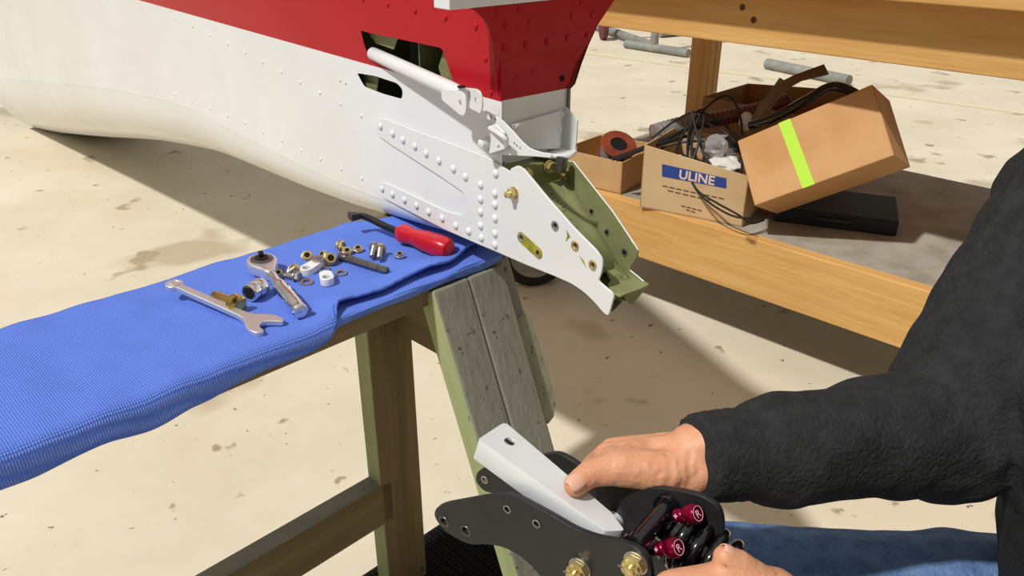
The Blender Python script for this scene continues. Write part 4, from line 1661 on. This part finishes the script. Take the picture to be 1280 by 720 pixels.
SEP = 0.066
asm = thing('tailwheel_bracket', 'black tailwheel bracket with two side plates and a coil spring', 'bracket', QW((0, -0.02), SEP / 2))
NPX = [(544, 642), (548, 632), (558, 628), (612, 618), (636, 616), (652, 621), (688, 640), (720, 659), (745, 669), (778, 675), (797, 681), (811, 694), (816, 712), (818, 740), (822, 790), (760, 800), (720, 775), (690, 735), (668, 706), (650, 691), (632, 682), (612, 678), (592, 679), (580, 675), (556, 661)]
NH = [(557.5, 650, 0.0060), (584.5, 661.5, 0.0062), (636.5, 634.5, 0.0042), (673, 652.5, 0.0042)]
out = fillet([QP(*p) for p in NPX], 0.012, 4)
plate('side_plate', out, [circle(QP(x, y), r * 0.7, 14) for x, y, r in NH], 0.0055, QW((0, 0), 0.0), xP, Z, M['plate'], asm, bevel=0.0006)
FPX = [(596, 600), (598, 588), (608, 583), (640, 578), (676, 568), (698, 564), (716, 573), (738, 590), (768, 600), (800, 606), (850, 611), (880, 618), (900, 632), (905, 648), (905, 690), (905, 740), (860, 760), (800, 740), (740, 690), (700, 650), (660, 625), (630, 618), (606, 612)]
outf = fillet([QP(x, y, SEP) for x, y in FPX], 0.012, 4)
plate('side_plate', outf, [circle(QP(608, 598, SEP), 0.004, 14)], 0.0055, QW((0, 0), SEP), xP, Z, M['plate'], asm, bevel=0.0006)
for (x, y, r) in NH + [(608, 598, 0.0045)]:
    d_ = SEP if y == 598 else 0.0
    u = QP(x, y, d_)
    mb = MB()
    f_ = -0.0032
    rs = []
    c = QW(u, d_)
    for dd, rr in ((-0.0030, r * 1.0), (-0.0034, r * 0.95), (-0.0034, r * 0.72), (0.004, r * 0.68)):
        rs.append([c + nP * dd + (xP * math.cos(q) + Z * math.sin(q)) * rr for q in [2 * math.pi * j / 20 for j in range(20)]])
    mb.rings(rs, cap=False)
    mb.build('bushing', M['steel'] if r < 0.0055 else M['dark_steel'], asm)
# bolts with castle nuts on the near plate
for (x, y) in ((723, 713), (793, 706)):
    u = QP(x, y, -0.006)
    c = QW(u, -0.0028)
    mb = MB()
    mb.lathe(c, -nP, [(0, 0.0105), (0.0016, 0.0105)], 20)
    b_ = mb.build('bolt', M['steel'], asm)
    mb = MB()
    mb.lathe(c - nP * 0.0016, -nP, hex_prof(0.0095, 0.006), 6)
    mb.build('castle_nut', M['brass'], b_)
    mb = MB()
    for k in range(6):
        q = math.pi / 3 * k + 0.5
        mb.box(c - nP * 0.009 + (xP * math.cos(q) + Z * math.sin(q)) * 0.006, nP * 0.0022, (xP * math.cos(q) + Z * math.sin(q)) * 0.0016, (-xP * math.sin(q) + Z * math.cos(q)) * 0.002)
    mb.build('castellation', M['brass'], b_)
    mb = MB()
    mb.lathe(c - nP * 0.007, -nP, [(0, 0.0048), (0.0065, 0.0048), (0.0072, 0.0038)], 14)
    mb.build('thread_end', M['brass'], b_)
    mb = MB()
    mb.tube(spline([c - nP * 0.010 + xP * 0.009 + Z * 0.001, c - nP * 0.011, c - nP * 0.010 - xP * 0.009 - Z * 0.001, c - nP * 0.008 - xP * 0.0105 - Z * 0.004], 5), 0.0009, 6)
    mb.build('cotter_pin', M['steel'], b_)
# spacer tubes between the plates
u0 = QP(792, 690, 0.004)
mb = MB()
c = QW(u0, 0.003) + Z * 0.006
mb.lathe(c, nP, [(0, 0.0105), (0.004, 0.0105), (0.004, 0.0080), (SEP - 0.012, 0.0080), (SEP - 0.012, 0.0115), (SEP - 0.007, 0.0115)], 24)
mb.build('spacer_tube', M['gloss_black'], asm)
spc_u = u0
u2 = QP(768, 650, SEP - 0.003)
mb = MB()
mb.lathe(QW(u2, SEP - 0.003), -nP, [(0, 0.0095), (0.010, 0.0095), (0.0108, 0.0085)], 22)
mb.build('spacer_stub', M['alu'], asm)
# shock body, coil spring and the two adjuster knobs
axC = (xP * 0.93 - Z * 0.30 - nP * 0.05).normalized()
cS = at_t(842, 662, 0.672)
uC = (nP - axC * nP.dot(axC)).normalized()
vC = axC.cross(uC)
mb = MB()
mb.lathe(cS - axC * 0.022, axC, [(0, 0.010), (0.003, 0.016), (0.020, 0.016), (0.024, 0.012), (0.066, 0.012)], 22)
sk = mb.build('shock_body', M['gloss_black'], asm)
cp_ = []
NT = 3.5
for i in range(int(NT * 22) + 1):
    q = 2 * math.pi * i / 22
    cp_.append(cS + axC * (0.006 + 0.0132 * q / (2 * math.pi)) + (uC * math.cos(q) + vC * math.sin(q)) * 0.0235)
mb = MB()
mb.tube(cp_, 0.0052, 12)
mb.build('coil_spring', M['gloss_black'], asm)
mb = MB()
mb.lathe(cS + axC * 0.002, axC, [(0, 0.0265), (0.004, 0.0275), (0.005, 0.020)], 28)
mb.build('spring_seat', M['gloss_black'], asm)
for (x, y, t_) in ((861, 643, 0.645), (837, 685, 0.630)):
    c = at_t(x, y, t_)
    kx = (V((0.55, -0.45, 0.50))).normalized()
    mb = MB()
    mb.lathe(c - kx * 0.012, kx, [(0, 0.0058), (0.006, 0.0058), (0.0075, 0.0048), (0.009, 0.0060), (0.012, 0.0080), (0.020, 0.0080), (0.0212, 0.0073)], 24)
    kb = mb.build('adjuster_knob', M['magenta'], asm)
    up2 = (Z - kx * Z.dot(kx)).normalized()
    rt2 = up2.cross(kx)
    cc_ = c + kx * 0.0093
    mb = MB()
    mb.rings([[cc_ + (rt2 * math.cos(q) + up2 * math.sin(q)) * r + kx * dd for q in [2 * math.pi * j / 24 for j in range(24)]] for r, dd in ((0.0057, 0), (0.0057, 0.0002), (0.0062, 0.0002), (0.0062, 0))], cap=False)
    mb.build('engraved_ring', M['pale_mark'], kb)
    text('R', 0.009, cc_ - rt2 * 0.0029 - up2 * 0.0032, rt2, up2, M['pale_mark'], kb, 'engraved_letter', 0.0001)
    sd = (-rt2 * 0.55 + up2 * 0.2 - V(ray(x, y)) * 0.9)
    sd = (sd - kx * sd.dot(kx)).normalized()
    pc = c - kx * 0.009 + sd * 0.0058
    for ax1, ax2 in ((kx, sd.cross(kx)), (sd.cross(kx), kx)):
        mb = MB()
        mb.box(pc, ax1 * 0.0018, ax2 * 0.0004, sd * 0.0002)
        mb.build('plus_mark', M['pale_mark'], kb)
    mb = MB()
    mb.tube([c - kx * 0.011, c - kx * 0.03 - Z * 0.006], 0.0045, 10)
    mb.build('knob_stem', M['gloss_black'], asm)

# aluminium bar between the plates
bA = QP(597.5, 549, 0.012)
bB = QP(752, 658, 0.012)
BA, BB = QW(bA, 0.012), QW(bB, 0.012)
xb = (BB - BA)
BL = xb.length
xb.normalize()
BWv = on(631, 527, BA, xb) - BA
BWd = BWv.length
yb = BWv.normalized()
zb2 = yb.cross(xb)
if zb2.z < 0:
    zb2 = -zb2
bar = thing('aluminium_bar', 'machined aluminium bar held by the thumb between the black plates', 'bar', (BA + BB) / 2)


def BR(a_, b_, c_):
    return BA + xb * a_ + yb * b_ + zb2 * c_


bq = []
for x, y in ((597.5, 549), (631, 527), (765, 641), (781, 663), (757, 664)):
    p = on(x, y, BA, zb2) - BA
    bq.append((p.dot(xb), p.dot(yb)))
ol = fillet(bq, [.003, .006, .002, .003, .002], 3)
hu = 0.020
hcv = 0.022
plate('bar_body', ol, [circle((hu, hcv), 0.0052, 18)], 0.022, BR(0, 0, -0.011), xb, yb, M['alu'], bar, mod_bevel=0.0014)
mb = MB()
mb.lathe(BR(hu, hcv, -0.016), zb2, [(0, 0.0051), (0.0145, 0.0051)], 16)
mb.build('pin', M['steel'], bar)
mb = MB()
mb.box(BR(hu, hcv, -0.0012), xb * 0.0045, yb * 0.0012, zb2 * 0.0004)
mb.build('pin_slot', M['hole'], bar)

# ------------------------------------------------------------------ the mechanic
W = at_t(884, 566, 0.70)
EL_R = V((0.421, 0.639, 0.751))
SH_R, SH_L = V((0.58, 0.77, 0.94)), V((0.58, 0.37, 0.94))
EL_L = V((0.47, 0.36, 0.69))
W_L = at_t(985, 800, 0.60)
HIP = V((0.675, 0.57, 0.47))
KN_R, KN_L = at_t(905, 757, 0.90), V((0.24, 0.36, 0.47))
FT_R, FT_L = V((KN_R.x - 0.02, KN_R.y, 0.09)), V((0.26, 0.34, 0.09))
person = MB()
WR = at_t(842, 590, 0.672)
cp = person.capsule
# right hand
hd = (W - EL_R).normalized()
cp(EL_R, W + hd * -0.03, 0.044, 0.031)
upv = (Z - hd * Z.dot(hd)).normalized()
sdv = hd.cross(upv)
cp(W - hd * 0.05 + upv * 0.004, at_t(868, 564, 0.705), 0.031, 0.026)
cp(W + upv * 0.010, at_t(858, 561, 0.712), 0.020, 0.020)
cp(W - upv * 0.012, at_t(862, 582, 0.695), 0.021, 0.020)
# palm: metacarpals of index to little finger
idx, mid, rng, lit = at_t(757, 570, 0.732), at_t(765, 563, 0.752), at_t(782, 570, 0.77), at_t(802, 585, 0.782)
for k_, r1_, r2_, st_ in ((idx, .019, .0125, (858, 566, .705)), (mid, .018, .0125, (862, 562, .718)), (rng, .017, .0115, (866, 568, .728)), (lit, .016, .0105, (868, 580, .732))):
    cp(at_t(*st_), k_, r1_, r2_)
cp(at_t(840, 572, 0.715), at_t(782, 575, 0.738), 0.021, 0.017)
# fingers go over the far plate's edge and curl behind it
for k_, seq, rr in ((idx, ((738, 585, .760), (748, 625, .762), (768, 648, .752)), (.0105, .0092, .0082)),
                    (mid, ((745, 588, .782), (757, 634, .780), (778, 660, .765)), (.0108, .0094, .0084)),
                    (rng, ((768, 596, .796), (780, 640, .792), (800, 664, .775)), (.0102, .0090, .0080)),
                    (lit, ((794, 606, .802), (806, 640, .796), (820, 660, .780)), (.0090, .0080, .0070))):
    pts = [k_] + [at_t(*q) for q in seq]
    rad = [0.0118] + list(rr)
    for a_, b_, r1_, r2_ in zip(pts, pts[1:], rad, rad[1:]):
        cp(a_, b_, r1_, r2_)
# thumb
cmc, mcp, ip, tpp = at_t(838, 590, 0.690), at_t(772, 585, 0.688), at_t(738, 592, 0.684), at_t(719, 606, 0.674)
cp(at_t(862, 580, 0.70), cmc, 0.021, 0.019)
cp(cmc, mcp, 0.0195, 0.0160)
cp(at_t(800, 575, 0.71), mcp, 0.018, 0.0150)
cp(mcp, ip, 0.0150, 0.0122)
cp(ip, tpp, 0.0122, 0.0108)
cp(at_t(862, 602, 0.69), at_t(876, 590, 0.692), 0.014, 0.018)
# web between thumb and forefinger
cp(at_t(770, 577, 0.705), at_t(765, 572, 0.725), 0.012, 0.012)
# right arm, shoulders, torso, neck, head
cp(SH_R, EL_R, 0.054, 0.044)
cp(SH_L, EL_L, 0.054, 0.044)
cp(EL_L, W_L, 0.044, 0.030)
CH, NK, HD = V((0.62, 0.57, 0.80)), V((0.57, 0.57, 0.99)), V((0.52, 0.56, 1.14))
cp(HIP, CH, 0.13, 0.15)
cp(SH_R, SH_L, 0.06, 0.06)
cp(CH + V((0, 0.09, 0.03)), SH_R, 0.10, 0.06)
cp(CH + V((0, -0.09, 0.03)), SH_L, 0.10, 0.06)
cp(NK - V((0, 0, 0.05)), NK + V((-0.015, 0, 0.06)), 0.062, 0.055)
cp(HD + V((0.02, 0, 0.03)), HD + V((-0.015, 0, -0.005)), 0.082, 0.074)
cp(HD + V((-0.03, 0, -0.055)), HD + V((-0.055, 0, -0.075)), 0.050, 0.034)
cp(HD + V((-0.082, 0, 0.004)), HD + V((-0.098, 0, -0.026)), 0.010, 0.014)
cp(HD + V((-0.078, -0.018, -0.058)), HD + V((-0.078, 0.018, -0.058)), 0.011, 0.011)
cp(HD + V((-0.072, -0.034, 0.024)), HD + V((-0.072, 0.034, 0.024)), 0.014, 0.014)
for sg in (-1, 1):
    cp(HD + V((0.015, 0.078 * sg, 0.012)), HD + V((0.012, 0.078 * sg, -0.028)), 0.013, 0.010)
for kn, ft, sg in ((KN_R, FT_R, 1), (KN_L, FT_L, -1)):
    hp_ = HIP + V((0, 0.085 * sg, -0.01))
    cp(hp_, kn, 0.085, 0.056)
    cp(kn, ft, 0.056, 0.038)
    cp(ft, ft + V((-0.12, 0, -0.055)), 0.038, 0.030)
# left hand under the spring
LK = at_t(838, 742, 0.585)
for a_, b_, r1_, r2_ in ((W_L, at_t(950, 765, 0.592), .029, .027), (at_t(968, 745, 0.60), at_t(905, 738, 0.592), .0215, .0225), (at_t(905, 738, 0.592), at_t(842, 742, 0.59), .0215, .0175), (at_t(955, 770, 0.60), at_t(850, 775, 0.60), .024, .018),
                         (at_t(842, 742, 0.59), at_t(806, 758, 0.612), .0150, .0115), (at_t(806, 758, 0.612), at_t(812, 745, 0.645), .0110, .0095), (at_t(812, 745, 0.645), at_t(836, 738, 0.665), .0095, .0082),
                         (at_t(850, 775, 0.60), at_t(818, 785, 0.615), .0160, .0112), (at_t(818, 785, 0.615), at_t(824, 772, 0.655), .0110, .0095), (at_t(824, 772, 0.655), at_t(850, 762, 0.672), .0095, .0082),
                         (at_t(860, 800, 0.61), at_t(832, 808, 0.63), .0150, .0105), (at_t(832, 808, 0.63), at_t(842, 795, 0.665), .0105, .0090), (at_t(842, 795, 0.665), at_t(864, 785, 0.68), .0090, .0080),
                         (at_t(955, 775, 0.60), at_t(864, 800, 0.61), .022, .015),
                         (at_t(960, 745, 0.60), at_t(938, 722, 0.595), .0185, .0145), (at_t(938, 722, 0.595), at_t(922, 706, 0.592), .0135, .0120), (at_t(922, 706, 0.592), at_t(907, 697, 0.588), .0118, .0100)):
    cp(a_, b_, r1_, r2_)


def wrinkle(p):
    d_ = 0.0006 * noise.noise(p * 55) + 0.0003 * noise.noise(p * 140)
    r_ = (p - WR).length
    if r_ < 0.034:                                    # creases at the base of the thumb
        k = 1 - sstep(0.012, 0.034, r_)
        d_ += -0.0013 * k * max(0.0, math.sin(((p - WR).dot(hd) + 0.25 * (p - WR).dot(sdv) + 0.004 * noise.noise(p * 60)) * 2 * math.pi / 0.0085)) ** 2
    return d_


pe = remesh('person', person, 0.0026, M['skin'], None, 8, wrinkle)
tag(pe, 'mechanic in a charcoal sleeve and jeans gripping the black bracket with both hands', 'person')


def nail(c, fwd, nrm_, wd, ln, m=M['nail'], name='thumbnail'):
    fwd = V(fwd).normalized()
    nrm_ = (V(nrm_) - fwd * V(nrm_).dot(fwd)).normalized()
    sd = fwd.cross(nrm_)
    rows = []
    for i in range(9):
        t = i / 8 * 2 - 1
        hw = wd * (1 - 0.35 * max(0, t) ** 3 - 0.25 * max(0, -t) ** 3)
        rows.append([c + fwd * ln * t + sd * hw * s_ - nrm_ * (0.0038 * s_ * s_ + 0.0014 * t * t) for s_ in [k / 4 - 1 for k in range(9)]])
    mb = MB()
    mb.rings(rows, cap=False, closed=False)
    o = mb.build(name, m, pe)
    q = o.modifiers.new('s', 'SOLIDIFY')
    q.thickness = 0.0008
    return o


tdir = (tpp - ip).normalized()
vw = -ray(715, 600).normalized()
nn_ = (vw + Z * 0.25 + V((-0.2, 0, 0))).normalized()
nn_ = (nn_ - tdir * nn_.dot(tdir)).normalized()
nail(tpp + tdir * 0.001 + nn_ * 0.0111, tdir, nn_, 0.0082, 0.0092)
l1_, l0_ = at_t(907, 697, 0.588), at_t(922, 706, 0.592)
ldir = (l1_ - l0_).normalized()
ln_ = (V((0.9, 0.25, 0.25)))
ln_ = (ln_ - ldir * ln_.dot(ldir)).normalized()
nail(l1_ + ldir * 0.001 + ln_ * 0.0098, ldir, ln_, 0.0062, 0.0070)

# jacket: torso, upper arms and the wide right sleeve
jk = MB()
jc = jk.capsule
jc(HIP + V((0, 0, 0.06)), CH, 0.155, 0.175)
jc(SH_R, SH_L, 0.082, 0.082)
jc(CH + V((0, 0.09, 0.03)), SH_R, 0.125, 0.08)
jc(CH + V((0, -0.09, 0.03)), SH_L, 0.125, 0.08)
jc(NK - V((0, 0, 0.05)), NK - V((0, 0, 0.02)), 0.085, 0.075)
jc(SH_R, EL_R, 0.078, 0.070)
jc(SH_L, EL_L, 0.078, 0.068)
jk.lathe(EL_L, (W_L - EL_L), [(-0.03, 0.05), (0, 0.068), ((W_L - EL_L).length * 0.82, 0.044)], 24)
c0_, c1_ = at_t(869, 573, 0.695), EL_R
sx3 = (c1_ - c0_)
SL = sx3.length
sx3.normalize()
jk.lathe(c0_ + sx3 * 0.0, sx3, [(0.0, 0.0385), (0.05, 0.0405), (0.062, 0.046), (0.085, 0.0505), (0.16, 0.054), (SL, 0.068), (SL + 0.04, 0.045)], 32)


def folds(p):
    d_ = (p - c0_).dot(sx3)
    k = sstep(0.05, 0.09, d_)
    return (0.006 * noise.noise(p * 14) + 0.003 * noise.noise(p * 32)) * (0.25 + 0.75 * k) + 0.0004 * math.sin(d_ * 900) * (1 - k)


jo = remesh('jacket', jk, 0.0042, M['jacket'], pe, 3, folds)
pn = MB()
pc_ = pn.capsule
pc_(HIP + V((0.03, 0.03, 0.06)), HIP + V((0.03, -0.03, 0.06)), 0.15, 0.15)
for kn, ft, sg in ((KN_R, FT_R, 1), (KN_L, FT_L, -1)):
    hp_ = HIP + V((0, 0.085 * sg, -0.01))
    pc_(hp_, kn, 0.108, 0.088)
    pc_(kn, ft + Z * 0.06, 0.082, 0.066)
jn = remesh('jeans', pn, 0.0055, M['denim'], pe, 4, lambda p: 0.006 * noise.noise(p * 11) + 0.0025 * noise.noise(p * 27))
for ft in (FT_R, FT_L):
    b2_ = MB()
    b2_.capsule(ft + Z * 0.03, ft + V((0, 0, -0.03)), 0.05, 0.052)
    b2_.capsule(ft + V((0.02, 0, -0.045)), ft + V((-0.15, 0, -0.048)), 0.042, 0.040)
    b2_.box(ft + V((-0.06, 0, -0.082)), (0.13, 0, 0), (0, 0.042, 0), (0, 0, 0.0078))
    remesh('boot', b2_, 0.005, M['leather'], pe, 3)
hr = MB()
hr.capsule(HD + V((0.035, 0, 0.045)), HD + V((-0.02, 0, 0.05)), 0.084, 0.074)
hr.capsule(HD + V((0.05, 0, 0.0)), HD + V((0.045, 0, -0.05)), 0.07, 0.05)
remesh('hair', hr, 0.005, M['hair'], pe, 2, lambda p: 0.006 * noise.noise(p * 40))
for sg in (-1, 1):
    e_ = MB()
    e_.ball(HD + V((-0.076, 0.031 * sg, 0.003)), 0.0115, seg=14)
    e_.build('eye', M['white'], pe)
    e_ = MB()
    e_.ball(HD + V((-0.084, 0.031 * sg, 0.001)), 0.005, seg=10)
    e_.build('iris', M['hair'], pe)

# stool under the mechanic
sto = thing('stool', 'low round stool under the seated mechanic in jeans', 'stool', V((HIP.x + 0.03, HIP.y, 0)))
zt2 = 0.325
mb = MB()
mb.lathe(V((HIP.x + 0.03, HIP.y, zt2 - 0.06)), Z, [(0, 0.15), (0.01, 0.17), (0.045, 0.17), (0.06, 0.15)], 32)
mb.build('seat', M['matt_black'], sto)
for k in range(4):
    q = math.pi / 4 + math.pi / 2 * k
    dv = V((math.cos(q), math.sin(q), 0))
    mb = MB()
    mb.tube([V((HIP.x + 0.03, HIP.y, zt2 - 0.06)) + dv * 0.11, V((HIP.x + 0.03, HIP.y, 0)) + dv * 0.19], 0.013, 10)
    mb.build('leg', M['grey_paint'], sto)
for o in bpy.data.objects:
    if '_o' in o:
        del o['_o']
